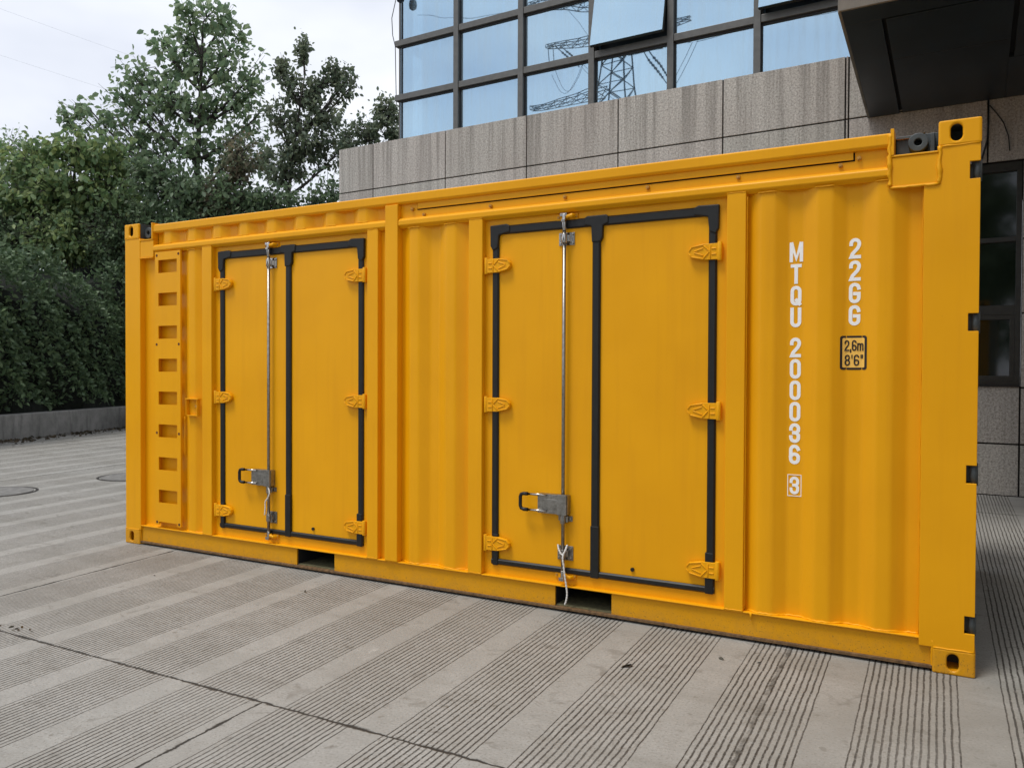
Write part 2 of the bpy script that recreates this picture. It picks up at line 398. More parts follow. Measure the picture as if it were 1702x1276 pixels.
# --- rail ends: end plate, beam box and the grey lifting lug in the gap
def lug(x0, x1, cx):
    e = MB(); e.box(x0, x1, 0.115, 0.13, 2.457, 2.572); o = e.build('lifting_lug', GREY, cont, 0.003)
    r = MB(); n = 24; y0, y1 = 0.045, 0.114
    ring = []
    for yv, rr in ((y0, 0.017), (y0, 0.044), (y1, 0.044), (y1, 0.017)):
        ring.append([(cx+rr*math.cos(2*math.pi*k/n), yv, 2.518+rr*math.sin(2*math.pi*k/n)) for k in range(n)])
    vs = sum(ring, []); fs = []; sm = []
    for q in range(4):
        for k in range(n): a, b2 = q*n+k, q*n+(k+1) % n; c, d2 = ((q+1) % 4)*n+(k+1) % n, ((q+1) % 4)*n+k; fs.append((a, b2, c, d2))
    r.add(vs, fs); r.build('ring', GREY, o, 0.004)
    MB().box(cx+0.052, cx+0.072, 0.05, 0.114, 2.458, 2.556).build('stop_plate', GREY, o, 0.004)
eb = MB(); eb.box(5.676, 5.886, 0.002, 0.13, 2.304, 2.446); eb.build('beam_box', Y, cont, 0.004)
MB().box(5.676, 5.880, -0.003, 0.13, 2.4465, 2.456).build('beam_lip', Y, cont, 0.003)
MB().box(5.676, 5.880, -0.004, 0.05, 2.300, 2.3075).build('beam_lip', Y, cont, 0.003)
MB().box(5.676, 5.692, -0.006, 0.10, 2.4565, 2.583).build('rail_end_plate', Y, cont, 0.002)
lug(5.694, 5.879, 5.793)
eb = MB(); eb.box(0.190, 0.348, 0.002, 0.13, 2.312, 2.446); eb.build('beam_box', Y, cont, 0.004)
MB().box(0.18, 0.347, -0.003, 0.13, 2.4465, 2.456).build('beam_lip', Y, cont, 0.003)
MB().box(0.18, 0.347, -0.004, 0.05, 2.304, 2.3115).build('beam_lip', Y, cont, 0.003)
MB().box(0.334, 0.3475, -0.006, 0.10, 2.4565, 2.583).build('rail_end_plate', Y, cont, 0.002)
lug(0.180, 0.333, 0.228)
# --- roof and back wall
rf = MB(); xs = np.arange(0.18, 5.88, 0.06); pr = [(x, 2.555+(0.02 if (i//2) % 2 else 0)) for i, x in enumerate(xs)]; n = len(pr)
rf.add([(x, 0.1, z) for x, z in pr]+[(x, WD-0.08, z) for x, z in pr], [(i, i+1, i+1+n, i+n) for i in range(n-1)]); rf.build('roof', Y, cont)
bw = MB(); xs = np.arange(0.15, 5.92, 0.07); pr = [(x, WD-0.01-(0.036 if (i//2) % 2 else 0)) for i, x in enumerate(xs)]; n = len(pr)
bw.add([(x, y, 0.15) for x, y in pr]+[(x, y, 2.48) for x, y in pr], [(i, i+n, i+1+n, i+1) for i in range(n-1)]); bw.build('back_wall', Y, cont)
# --- stiles
for a, b in ((0.904, 1.009), (2.498, 2.589), (3.296, 3.396), (4.895, 4.995)):
    MB().box(a, b, 0.0, 0.05, 0.1582, 2.352 if a > 5 else 2.3545).build('stile', Y, cont, 0.005, 3)
MB().box(2.653, 2.756, -0.008, 0.05, 0.1582, 2.499).build('stile', Y, cont, 0.005, 3)
# recess between the two stiles left of the middle
MB().box(2.5895, 2.6525, 0.040, 0.045, 0.1582, 2.345).build('side_panel', Y, cont)
# --- weld seams
rng = random.Random(5)
def weld(pts, r=0.006, step=0.011, name='weld_seam'):
    P = [Vector(q) for q in pts]; out = []; rad = []
    for a, b in zip(P, P[1:]):
        n = max(2, int((b-a).length/step))
        for k in range(n):
            out.append(a+(b-a)*k/n+Vector((rng.uniform(-1, 1), rng.uniform(-.5, .5), rng.uniform(-1, 1)))*r*0.35); rad.append(r*rng.uniform(0.7, 1.25))
    out.append(P[-1]); rad.append(r)
    MB().tube(out, rad, 6).build(name, Y, cont)
weld([(5.674, 0.0, 2.308), (5.674, 0.0, 2.56)], 0.0105, 0.015)
weld([(5.886, 0.0, 2.302), (5.886, 0.0, 2.475)], 0.0105, 0.015)
weld([(5.884, 0.0, 2.4725), (6.05, 0.0, 2.4725)], 0.0045, 0.03)
weld([(0.005, 0.0, 2.4725), (0.175, 0.0, 2.4725)], 0.004, 0.03)
weld([(5.884, 0.0, 0.1185), (6.05, 0.0, 0.1185)], 0.0045, 0.02)
weld([(0.005, 0.0, 0.1185), (0.175, 0.0, 0.1185)], 0.0045, 0.03)
weld([(5.879, 0.012, 0.02), (5.879, 0.004, 0.15)], 0.006)
weld([(0.1795, 0.014, 0.02), (0.1795, 0.006, 0.15)], 0.004)
weld([(5.676, -0.002, 2.300), (5.884, -0.002, 2.300)], 0.006, 0.02)
for x0, x1, crs in ((4.996, 5.82, CR), (2.757, 3.294, [2.842, 3.120]), (0.68, 0.903, [0.745]), (0.19, 0.40, [])):
    weld([(x, y-0.002, 0.1605) for x, y in profile(x0, x1, crs)], 0.0055, 0.012)
for c in CR+[2.842, 3.12, 0.745]:
    weld([(c-0.012, 0.008, 2.343), (c+0.080, 0.008, 2.343)], 0.004, 0.012)
for k in range(8):
    c = 0.467+0.278*k; weld([(c-0.01, 0.012, 2.411), (c+0.085, 0.012, 2.411)], 0.0035, 0.012)
for a, b in ((0.904, 1.009), (2.498, 2.589), (3.296, 3.396), (4.895, 4.995)):
    weld([(a, 0.0, 2.354), (b, 0.0, 2.354)], 0.0025, 0.012)
    weld([(a, 0.0, 0.160), (b, 0.0, 0.160)], 0.003, 0.012)
weld([(4.999, 0.012, 0.17), (4.999, 0.012, 2.33)], 0.0028, 0.02)
weld([(5.819, 0.02, 0.17), (5.819, 0.02, 2.29)], 0.0028, 0.02)
weld([(0.69, 0.02, 0.75), (0.69, 0.02, 1.05)], 0.003, 0.02)
MB().tube([(5.035, 0.0, 0.156), (5.036, 0.002, 0.140), (5.036, 0.004, 0.118)], [0.006, 0.005, 0.003], 6).build('paint_drip', Y, cont)

# --- ladder plate with eight cut-outs
lx0, lx1, lz0, lz1 = 0.373, 0.668, 0.186, 2.345
lad = MB(); sx0, sx1 = 0.412, 0.628; tops = [2.280-0.2595*k for k in range(8)]; sh = 0.102
yl0, yl1 = -0.003, 0.003
zs = [lz1]
for t in tops: zs += [t, t-sh]
zs.append(lz0)
lad.box(lx0, sx0, yl0, yl1, lz0, lz1); lad.box(sx1, lx1, yl0, yl1, lz0, lz1)
for a, b in zip(zs[0::2], zs[1::2]): lad.box(sx0, sx1, yl0, yl1, b+(0.022 if b == lz0 else 0), a)
lad.box(lx0, lx0+0.005, yl1, 0.046, lz0, lz1); lad.box(lx1-0.005, lx1, yl1, 0.012, lz0, lz1)
lo = lad.build('ladder_panel', Y, cont)
for x, z in ((0.395, 2.318), (0.647, 2.318), (0.392, 1.615), (0.650, 1.615), (0.392, 0.915), (0.650, 0.915), (0.392, 0.205), (0.650, 0.205)):
    b = MB(); b.cyl((x, 0.002, z), (x, -0.0045, z), 0.0105, 14); b.build('bolt', RUST, lo)
# --- little open box on the corrugation beside the ladder
px0, px1, pz0, pz1 = 0.744, 0.872, 1.060, 1.195
b = MB(); b.box(px0-0.006, px1+0.012, -0.022, 0.012, pz1-0.008, pz1); b.box(px0, px1, -0.014, 0.012, pz0, pz0+0.007)
b.box(px0, px0+0.006, -0.018, 0.012, pz0+0.007, pz1-0.008); b.box(px1-0.006, px1, -0.018, 0.012, pz0+0.007, pz1-0.008)
bo = b.build('earthing_box', Y, cont, 0.001)
MB().cyl((0.842, 0.012, 1.135), (0.842, -0.004, 1.135), 0.011, 12).build('bolt', BOLTM, bo)

# --- doors
def strip(mb, x0, x1, z0, z1, y0, y1, ch=0.008):
    """rubber strip with chamfered front edges, long side found from its size"""
    if (x1-x0) > (z1-z0): mb.prism([(y1, z0), (y0+ch, z0), (y0, z0+ch), (y0, z1-ch), (y0+ch, z1), (y1, z1)], 'x', x0, x1)
    else: mb.prism([(x0, y1), (x0, y0+ch), (x0+ch, y0), (x1-ch, y0), (x1, y0+ch), (x1, y1)], 'z', z0, z1)
def hinge(parent, xj, z, d):
    """d=+1: jamb on the left, leaf tongue pointing right"""
    y0 = 0.012; hh = 0.043
    def X(a): return xj+d*a
    b = MB()
    pl = [(X(0.020), z-hh), (X(0.105), z-hh+0.001), (X(0.165), z-hh+0.016), (X(0.182), z-0.010), (X(0.182), z+0.012), (X(0.165), z+hh-0.012), (X(0.105), z+hh), (X(0.020), z+hh)]
    if d < 0: pl = pl[::-1]
    b.prism(pl, 'y', y0, y0+0.022)
    k = b; k.cyl((X(0.012), y0+0.008, z-hh-0.006), (X(0.012), y0+0.008, z+hh+0.008), 0.013, 14)
    a_, b_ = sorted((X(0.001), X(0.045))); k.box(a_, b_, y0+0.012, 0.048, z-hh, z+hh)
    # raised ribs: a K-shaped strap pattern and the rim
    def rib(p0, p1, w=0.0042):
        k.tube([(X(p0[0]), y0-0.001, z+p0[1]), (X(p1[0]), y0-0.001, z+p1[1])], w, 6)
    rib((0.062, -0.036), (0.062, 0.036)); rib((0.066, 0.002), (0.098, 0.034)); rib((0.066, 0.002), (0.098, -0.034))
    rib((0.098, 0.038), (0.164, 0.028)); rib((0.098, -0.038), (0.164, -0.024)); rib((0.164, 0.028), (0.178, 0.008)); rib((0.164, -0.024), (0.178, -0.006))
    rib((0.100, 0.020), (0.150, 0.004)); rib((0.100, -0.020), (0.150, -0.002)); rib((0.030, 0.016), (0.056, 0.016)); rib((0.030, -0.014), (0.056, -0.014))
    return k.build('hinge', Y, parent, 0.0025, 2)
YL = 0.040      # leaf face
def doorset(X0, X1, xm, Z0=0.222, Z1=2.302, rodx=0, bolt=None):
    gs = 0.044; gt = 0.052; gb = 0.036; gm = 0.0245
    x0, x1 = X0, X1
    # header, sill and jamb plates around the seals
    fr = MB(); ya, yb = 0.040, 0.046
    fr.box(x0-0.062, x1+0.062, ya, yb, Z1+0.0005, 2.3545); fr.box(x0-0.062, x1+0.062, ya, yb, 0.1582, Z0-0.0005)
    fr.box(x0-0.062, x0-0.0005, ya, yb, Z0-0.0005, Z1+0.0005); fr.box(x1+0.0005, x1+0.062, ya, yb, Z0-0.0005, Z1+0.0005)
    fo = fr.build('door_frame', Y, cont)
    gk = MB(); y0, y1 = 0.024, 0.050
    strip(gk, x0, x0+gs, Z0+gb, Z1-gt, y0, y1); strip(gk, x1-gs, x1, Z0+gb, Z1-gt, y0, y1)
    strip(gk, x0, x1, Z1-gt, Z1, y0, y1); strip(gk, x0, x1, Z0, Z0+gb, y0, y1)
    strip(gk, xm-gm, xm+gm, Z0+gb, Z1-gt, y0-0.002, y1)
    gk.build('seal', RUB, fo)
    yc = 0.018
    def corner(a, sgn):
        q = [(a-sgn*0.013, Z1+0.005), (a+sgn*0.10, Z1+0.008), (a+sgn*0.125, Z1-0.004), (a+sgn*0.125, Z1-gt+0.010), (a+sgn*(gs+0.004), Z1-gt-0.004), (a+sgn*(gs-0.004), Z1-0.135), (a+sgn*0.006, Z1-0.150), (a-sgn*0.011, Z1-0.120)]
        MB().prism(q if sgn > 0 else q[::-1], 'y', yc, 0.049).build('seal_corner', RUB, fo, 0.006)
    corner(x0, 1); corner(x1, -1)
    q = [(xm-0.075, Z1-0.003), (xm-0.055, Z1+0.008), (xm+0.06, Z1+0.008), (xm+0.075, Z1-0.003), (xm+0.075, Z1-gt+0.012), (xm+0.042, Z1-gt), (xm+0.040, Z1-0.12), (xm+0.026, Z1-0.145), (xm-0.026, Z1-0.145), (xm-0.030, Z1-gt), (xm-0.075, Z1-gt+0.010)]
    MB().prism(q, 'y', yc-0.001, 0.049).build('seal_corner', RUB, fo, 0.006)
    for bb in ((xm-0.0265, xm+0.0265, 0.020, 0.049, Z0-0.002, Z0+0.30), (x1-gs-0.006, x1-0.004, 0.020, 0.049, Z0-0.003, Z0+0.22), (x0+0.010, x0+gs+0.004, 0.020, 0.049, Z0-0.003, Z0+0.19)):
        MB().box(*bb).build('seal_corner', RUB, fo, 0.005)
    zA, zB = Z0+gb, Z1-gt
    d1 = MB(); d1.box(x0+gs-0.005, xm-gm+0.005, YL, YL+0.06, zA-0.005, zB+0.005); dl = d1.build('door', Y, cont, 0.003)
    d2 = MB(); d2.box(xm+gm-0.005, x1-gs+0.005, YL, YL+0.06, zA-0.005, zB+0.005); dr = d2.build('door', Y, cont, 0.003)
    tag(dl, 'narrow left leaf of the door pair, carrying the locking bar'); tag(dr, 'wide plain right leaf of the door pair')
    for z in (2.060, 1.208, 0.352):
        hinge(dl, x0-0.050, z, 1); hinge(dr, x1+0.031, z-0.003, -1)
    # locking bar
    y = 0.008
    bar = MB(); bar.cyl((rodx, y, 0.205), (rodx, y, 2.30), 0.0105, 14); bar.build('lock_rod', STEEL, dl)
    k = MB(); k.cyl((rodx, y-0.002, 2.235), (rodx, y-0.002, 2.335), 0.013, 14); k.box(rodx-0.024, rodx+0.020, y-0.012, y+0.012, 2.318, 2.336); k.box(rodx-0.012, rodx+0.012, y-0.02, y+0.01, 2.285, 2.300)
    k.build('lock_cam', CHROME, dl, 0.002)
    k = MB(); k.cyl((rodx, y, 0.188), (rodx, y, 0.245), 0.013, 14); k.box(rodx-0.020, rodx+0.012, y-0.014, y+0.010, 0.184, 0.204)
    k.build('lock_cam', CHROME, dl, 0.002)
    for zz, up in ((2.318, 1), (0.212, -1)):
        k = MB(); k.box(rodx-0.060, rodx+0.075, 0.030, 0.0395, zz-0.018, zz+0.018)
        k.tube([(rodx+0.005, 0.03, zz-0.005*up), (rodx+0.028, -0.004, zz-0.004*up), (rodx+0.048, 0.0, zz+0.002*up), (rodx+0.058, 0.034, zz+0.004*up)], [0.012, 0.011, 0.012, 0.012], 8)
        k.build('keeper', Y, fo, 0.003)
        for xx in (rodx-0.048, rodx+0.066): MB().cyl((xx, 0.032, zz), (xx, 0.024, zz), 0.008, 6).build('keeper_bolt', BOLTM, fo)
    def guide(zz, w, h, m):
        q = MB(); q.box(rodx-w/2-0.004, rodx+w/2+0.012, 0.034, 0.0395, zz-h/2, zz+h/2)
        q.tube([(rodx, y, zz-0.026), (rodx, y, zz+0.026)], 0.0175, 14)
        q.box(rodx-0.010, rodx+0.030, 0.010, 0.0345, zz-0.018, zz+0.018)
        for sx in (rodx-w/2+0.008, rodx+w/2): 
            for sz in (zz-h/2+0.012, zz+h/2-0.012): q.cyl((sx, 0.034, sz), (sx, 0.026, sz), 0.0065, 6)
        q.build('rod_guide', m, dl, 0.002)
    guide(2.190, 0.085, 0.075, CHROME); guide(0.345, 0.085, 0.085, STEEL); guide(0.548, 0.075, 0.032, STEEL)
    # folding handle
    hz = 0.633
    hb = MB(); hb.box(rodx-0.160, rodx+0.034, -0.006, 0.0395, hz-0.058, hz+0.056)
    hb.box(rodx-0.132, rodx-0.028, -0.0095, -0.0062, hz-0.030, hz+0.028)
    hb.box(rodx-0.030, rodx+0.030, -0.015, -0.0062, hz-0.060, hz+0.060)
    hb.build('lock_case', STEEL, dl, 0.003)
    r = 0.0072; xl = rodx-0.272
    hn = MB()
    hn.tube([(rodx-0.10, -0.014, hz+0.050), (xl+0.045, -0.014, hz+0.050)], r, 10); hn.tube([(rodx-0.10, -0.014, hz-0.044), (xl+0.045, -0.014, hz-0.044)], r, 10)
    hn.build('handle', CHROME, dl)
    sl = MB(); pts = [(xl+0.05, -0.014, hz+0.050), (xl+0.022, -0.014, hz+0.050), (xl+0.006, -0.014, hz+0.045), (xl, -0.014, hz+0.030), (xl, -0.014, hz-0.024), (xl+0.006, -0.014, hz-0.039), (xl+0.022, -0.014, hz-0.044), (xl+0.05, -0.014, hz-0.044)]
    sl.tube(pts, 0.011, 10); sl.build('handle_sleeve', RUB, dl)
    if bolt:
        b = MB(); b.cyl((bolt, YL, 0.296), (bolt, YL-0.010, 0.296), 0.011, 12); b.build('drain_plug', RUB, dr)
doorset(1.069, 2.443, 1.763, rodx=1.592, bolt=1.992)
doorset(3.452, 4.836, 4.142, rodx=3.948, bolt=4.370)

# --- ropes tied on the bars
def rope(pts, r, label):
    P = [Vector(q) for q in pts]; out = []
    for i in range(len(P)-1):
        a, b, c, d = P[max(i-1, 0)], P[i], P[i+1], P[min(i+2, len(P)-1)]
        for k in range(8):
            t = k/8
            out.append(0.5*((2*b)+(c-a)*t+(2*a-5*b+4*c-d)*t*t+(3*b-a-3*c+d)*t**3))
    out.append(P[-1])
    rad = [r*(1+0.22*math.sin(i*2.1)) for i in range(len(out))]
    return tag(MB().tube(out, rad, 8).build('rope', ROPE), label, 'rope')
rope([(3.925, -0.010, 0.400), (3.935, -0.018, 0.372), (3.956, -0.020, 0.345), (3.976, -0.018, 0.368), (3.985, -0.010, 0.402), (3.975, -0.016, 0.37), (3.962, -0.022, 0.33), (3.968, -0.022, 0.28), (3.976, -0.022, 0.22), (3.984, -0.020, 0.17), (3.990, -0.020, 0.12), (3.985, -0.020, 0.08), (3.976, -0.020, 0.055)], 0.0050,
     'frayed white cord hanging from the lock bar of the wider doors over the fork pocket')
rope([(1.602, -0.006, 0.570), (1.622, -0.014, 0.530), (1.606, -0.016, 0.490), (1.580, -0.012, 0.462), (1.576, -0.010, 0.41), (1.570, -0.010, 0.365)], 0.0048,
     'short white cord tied below the handle on the lock bar of the left doors')

# --- lettering (built stroke by stroke)
def arc(cx, cz, rx, rz, a0, a1, n=8):
    return [(cx+rx*math.cos(R(a0+(a1-a0)*k/n)), cz+rz*math.sin(R(a0+(a1-a0)*k/n))) for k in range(n+1)]
ry = 0.22
GL = {
 'M': [[(0, 0), (0, 1)], [(0.06, 1.0), (0.5, 0.10), (0.94, 1.0)], [(1, 0), (1, 1)]],
 'T': [[(0, 1), (1, 1)], [(0.5, 0.93), (0.5, 0)]],
 'U': [[(0, 1), (0, ry)]+arc(.5, ry, .5, ry, 180, 360)[1:]+[(1, 1)]],
 '0': [arc(.5, 1-ry, .5, ry, 0, 180)+arc(.5, ry, .5, ry, 180, 360)+[(1, 1-ry)]],
 'Q': [arc(.5, 1-ry, .5, ry, 0, 180)+arc(.5, ry, .5, ry, 180, 360)+[(1, 1-ry)], [(0.58, 0.22), (0.98, 0.0)]],
 'G': [arc(.5, 1-ry, .5, ry, 0, 180)+arc(.5, ry, .5, ry, 180, 360)+[(1, 0.46), (0.52, 0.46)]],
 '2': [[(0, 0.74)]+arc(.5, 1-ry, .5, ry, 180, 0)+[(0.98, 0.68), (0.80, 0.50), (0.20, 0.20), (0.02, 0.0), (1, 0)]],
 '3': [[(0, 0.74)]+arc(.5, 1-ry, .5, ry, 180, 0)+[(0.98, 0.64), (0.74, 0.52), (0.38, 0.52)], [(0.45, 0.515), (0.76, 0.50), (0.98, 0.38)]+arc(.5, ry, .5, ry, 0, -180)+[(0, 0.26)]],
 '6': [arc(.5, 1-ry, .5, ry, 12, 180)+arc(.5, ry, .5, ry, 180, 360)+[(1, 0.34)], arc(.5, 0.33, .5, 0.19, -8, 165)],
 '8': [arc(.5, .76, .46, .24, -90, 270, 16), arc(.5, .26, .5, .26, 90, 450, 16)],
 'm': [[(0, 0), (0, .68)], [(0.09, .60)]+arc(.30, .56, .20, .12, 150, 0, 5)+[(.50, 0)], [(.58, .60)]+arc(.79, .56, .21, .12, 150, 0, 5)+[(1, 0)]],
 ',': [[(0.5, 0.06), (0.5, -0.06), (0.25, -0.18)]],
 "'": [[(0.5, 1.0), (0.5, 0.72)]],
 '"': [[(0.25, 1.0), (0.25, 0.72)], [(0.75, 1.0), (0.75, 0.72)]],
}
def glyph(mb, ch, x, z, w, h, st, yf, lift=0.0015):
    """x,z = lower left of the glyph cell; stroke centre lines are inset by half the stroke; yf(x) = wall surface"""
    for si, pl in enumerate(GL[ch]):
        P = [Vector((x+st/2+p[0]*(w-st), z+st/2+p[1]*(h-st))) for p in pl]
        Q = [P[0]]
        for q in P[1:]:
            if (q-Q[-1]).length > 1e-5: Q.append(q)
        closed = (Q[0]-Q[-1]).length < 1e-4
        if closed: Q = Q[:-1]
        n = len(Q); left = []; right = []
        for i in range(n):
            a = Q[i-1] if (i > 0 or closed) else None; b = Q[(i+1) % n] if (i < n-1 or closed) else None
            d1 = (Q[i]-a).normalized() if a is not None else None; d2 = (b-Q[i]).normalized() if b is not None else None
            if d1 is None: d1 = d2
            if d2 is None: d2 = d1
            n1 = Vector((-d1.y, d1.x)); n2 = Vector((-d2.y, d2.x)); m = n1+n2
            m = n1 if m.length < 1e-3 else m.normalized()
            sc = min(1/max(0.3, m.dot(n1)), 1.9)
            q = Q[i]
            e = Vector((0, 0))
            left.append(q+m*st/2*sc); right.append(q-m*st/2*sc)
        if not closed:        # square ends
            d0 = (Q[1]-Q[0]).normalized()*st/2; d9 = (Q[-1]-Q[-2]).normalized()*st/2
            if ch in 'MTU0QG23m68' and si == 0 or ch in 'M': pass
            left[0] -= d0; right[0] -= d0; left[-1] += d9; right[-1] += d9
        lf = lift+0.0005*si
        L0 = [(p.x, yf(p.x)-lf, p.y) for p in left]; R0 = [(p.x, yf(p.x)-lf, p.y) for p in right]
        L1 = [(p.x, yf(p.x)-0.0002, p.y) for p in left]; R1 = [(p.x, yf(p.x)-0.0002, p.y) for p in right]
        vs = L0+R0+L1+R1; fs = []
        for i in range(n if closed else n-1):
            j = (i+1) % n; fs += [(i, i+n, j+n, j), (i+2*n, i, j, j+2*n), (i+n, i+3*n, j+3*n, j+n)]
        mb.add(vs, fs)
yfv = lambda x: yprof(x, CR)
sn = MB(); z = 2.080
for ch, zt in list(zip('MTQU', (2.080, 1.968, 1.857, 1.746)))+list(zip('200036', [1.592-0.1098*k for k in range(6)])):
    w = 0.066 if ch == 'M' else 0.054
    glyph(sn, ch, 5.240-w/2, zt-0.101, w, 0.101, 0.0172 if ch != 'M' else 0.0165, yfv)
    if ch == 'U': sn.build('owner_code', WHITE, cont); sn = MB()
so = sn.build('serial_number', WHITE, cont)
ck = MB(); bx0, bx1, bz0, bz1 = 5.2065, 5.2755, 0.777, 0.889; w = 0.0035; yv = YV-0.0022
for a, b, c, d in ((bx0, bx1, bz0, bz0+w), (bx0, bx1, bz1-w, bz1), (bx0, bx0+w, bz0+w, bz1-w), (bx1-w, bx1, bz0+w, bz1-w)): ck.box(a, b, yv, YV-0.0002, c, d)
glyph(ck, '3', 5.2175, 0.7875, 0.047, 0.091, 0.0145, lambda x: YV)
ck.build('check_digit', WHITE, cont)
tcde = MB()
for k, ch in enumerate('22GG'): glyph(tcde, ch, 5.492, 2.080-0.1105*k-0.101, 0.054, 0.101, 0.0168, yfv)
tcde.build('size_code', WHITE, cont)
# height plate: rounded sticker bending over the corrugation
pxa, pxb, pza, pzb = 5.455, 5.578, 1.428, 1.597
def sticker(x0, x1, z0, z1, r, off, name, mat, parent):
    xs = sorted(set([x0, x1]+[x0+r*(1-math.cos(R(a))) for a in range(0, 91, 15)]+[x1-r*(1-math.cos(R(a))) for a in range(0, 91, 15)]+[5.483, 5.555]+list(np.linspace(x0, x1, 41))))
    vs = []; fs = []
    for x in xs:
        e = min(x-x0, x1-x); dz = r-math.sqrt(max(0, r*r-(r-e)**2)) if e < r else 0
        vs += [(x, yfv(x)-off, z0+dz), (x, yfv(x)-off, z1-dz)]
    for i in range(len(xs)-1): fs.append((2*i, 2*i+2, 2*i+3, 2*i+1))
    mb = MB(); mb.add(vs, fs); return mb.build(name, mat, parent)
hp = sticker(pxa, pxb, pza, pzb, 0.012, 0.0015, 'height_label', INK, cont)
sticker(pxa+0.011, pxb-0.011, pza+0.011, pzb-0.011, 0.006, 0.0032, 'label_face', STICK, hp)
ht = MB(); xh = pxa+0.020
for ch, w in (('2', .022), (',', .007), ('6', .022), ('m', .029)):
    glyph(ht, ch, xh, 1.522, w, 0.053 if ch != 'm' else 0.053, 0.0064 if ch != 'm' else 0.0060, yfv, 0.0052); xh += w+(0.0 if ch == ',' else 0.0025) + (0.002 if ch == ',' else 0)
xh = pxa+0.021
for ch, w in (('8', .025), ("'", .012), ('6', .025), ('"', .018)):
    glyph(ht, ch, xh, 1.448, w, 0.055, 0.0066 if ch not in "'\"" else 0.005, yfv, 0.0052); xh += w+0.0025
ht.build('label_text', INK, hp)

# ================================================================ BUILDING (local frame: x along the facade, y into it)
BLD = empty('office_building', (6.4, 6.6, 0), R(-2.5))
tag(BLD, 'granite-clad office building with a blue-tinted glass curtain wall behind the yellow container', 'building')
def mat_granite():
    t = NT('granite'); P = t.pos(True)
    v = t.noise(P, 42, 4, 0.85); v2 = t.noise(P, 230, 2, 0.7)
    c = t.ramp(v, [(0.34, (0.18, 0.168, 0.15)), (0.46, (0.44, 0.425, 0.392)), (0.60, (0.70, 0.68, 0.635))])
    c = t.mix(t.ramp(v2, [(0.36, 0.7), (0.46, 0.0)]), c, (0.09, 0.08, 0.075))
    c = t.mix(t.ramp(t.noise(P, 0.8, 3), [(0.35, 0.0), (0.7, 0.3)]), c, (0.34, 0.28, 0.25))
    sp = t.n.new('ShaderNodeSeparateXYZ'); t.l.new(P, sp.inputs[0])
    s1 = t.noise(t.mapv(P, (6.0, 1.0, 0.16)), 1.0, 6, 0.72); s2 = t.noise(t.mapv(P, (26, 1.0, 0.35)), 1.0, 4, 0.7)
    top = t.m_('DIVIDE', t.m_('SUBTRACT', sp.outputs['Z'], 4.2), 1.2, clamp=True)
    k = t.m_('MULTIPLY', t.ramp(s1, [(0.47, 0.0), (0.60, 1.0)]), t.m_('MULTIPLY_ADD', top, 0.38, 0.20))
    c = t.mix(k, c, (0.11, 0.10, 0.085))
    c = t.mix(t.m_('MULTIPLY', t.ramp(s2, [(0.52, 0.0), (0.70, 1.0)]), 0.22), c, (0.10, 0.09, 0.08))
    gi = t.n.new('ShaderNodeNewGeometry').outputs['Random Per Island']
    c = t.mix(1.0, c, t.ramp(gi, [(0.0, (0.86, 0.85, 0.83)), (0.5, (1.0, 0.98, 0.97)), (1.0, (0.93, 0.95, 0.93))]), 'MULTIPLY')
    t.set(Base_Color=c, Roughness=0.75, Normal=t.bump(v, 0.2, 0.002)); return t.m
GRAN = mat_granite()
JOINT = simple('dark_joint', (0.025, 0.022, 0.02), 0.9)
ALU = simple('grey_brown_aluminium', (0.125, 0.125, 0.118), 0.42, 0.3, 0.12, 12)
ALUD = simple('dark_gasket', (0.02, 0.022, 0.026), 0.6)
def mat_coated_glass():
    t = NT('blue_coated_glass'); t.n.remove(t.b)
    gl = t.n.new('ShaderNodeBsdfGlossy'); gl.inputs['Roughness'].default_value = 0.012
    P = t.pos(True); dirt = t.noise(t.mapv(P, (9, 1, 0.7)), 1.0, 5, 0.7); big = t.noise(P, 0.7, 2)
    cc = t.mix(t.ramp(big, [(0.3, 0.0), (0.7, 1.0)]), (0.50, 0.70, 0.86), (0.55, 0.74, 0.87)); t.l.new(cc, gl.inputs['Color'])
    bp = t.bump(t.noise(P, 0.6, 2, 0.4), 0.045, 0.1); t.l.new(bp, gl.inputs['Normal'])
    tr = t.n.new('ShaderNodeBsdfTransparent'); tr.inputs['Color'].default_value = (0.7, 0.88, 0.95, 1)
    df = t.n.new('ShaderNodeBsdfDiffuse'); df.inputs['Color'].default_value = (0.55, 0.66, 0.70, 1)
    m1 = t.n.new('ShaderNodeMixShader'); m1.inputs[0].default_value = 0.22; t.l.new(gl.outputs[0], m1.inputs[1]); t.l.new(tr.outputs[0], m1.inputs[2])
    m2 = t.n.new('ShaderNodeMixShader'); t.l.new(t.ramp(dirt, [(0.42, 0.04), (0.75, 0.22)]), m2.inputs[0]); t.l.new(m1.outputs[0], m2.inputs[1]); t.l.new(df.outputs[0], m2.inputs[2])
    t.l.new(m2.outputs[0], t.out.inputs['Surface']); return t.m
GLASS = mat_coated_glass()
GLD = NT('dark_window_glass').set(Base_Color=(0.008, 0.012, 0.008), Roughness=0.05, Specular_IOR_Level=0.8)
DARKF = simple('dark_bronze_frame', (0.035, 0.035, 0.03), 0.4, 0.3, 0.15, 12)
SOFF = simple('dark_metal_soffit', (0.008, 0.017, 0.025), 0.4, 0.1, 0.25, 3)
SLIT = simple('soffit_shadow_gap', (0.004, 0.005, 0.005), 0.8)
FASC = simple('stained_stone_fascia', (0.17, 0.16, 0.14), 0.7, 0, 0.25, 4, 0.1)
INTER = simple('interior_plaster', (0.20, 0.25, 0.30), 0.9)

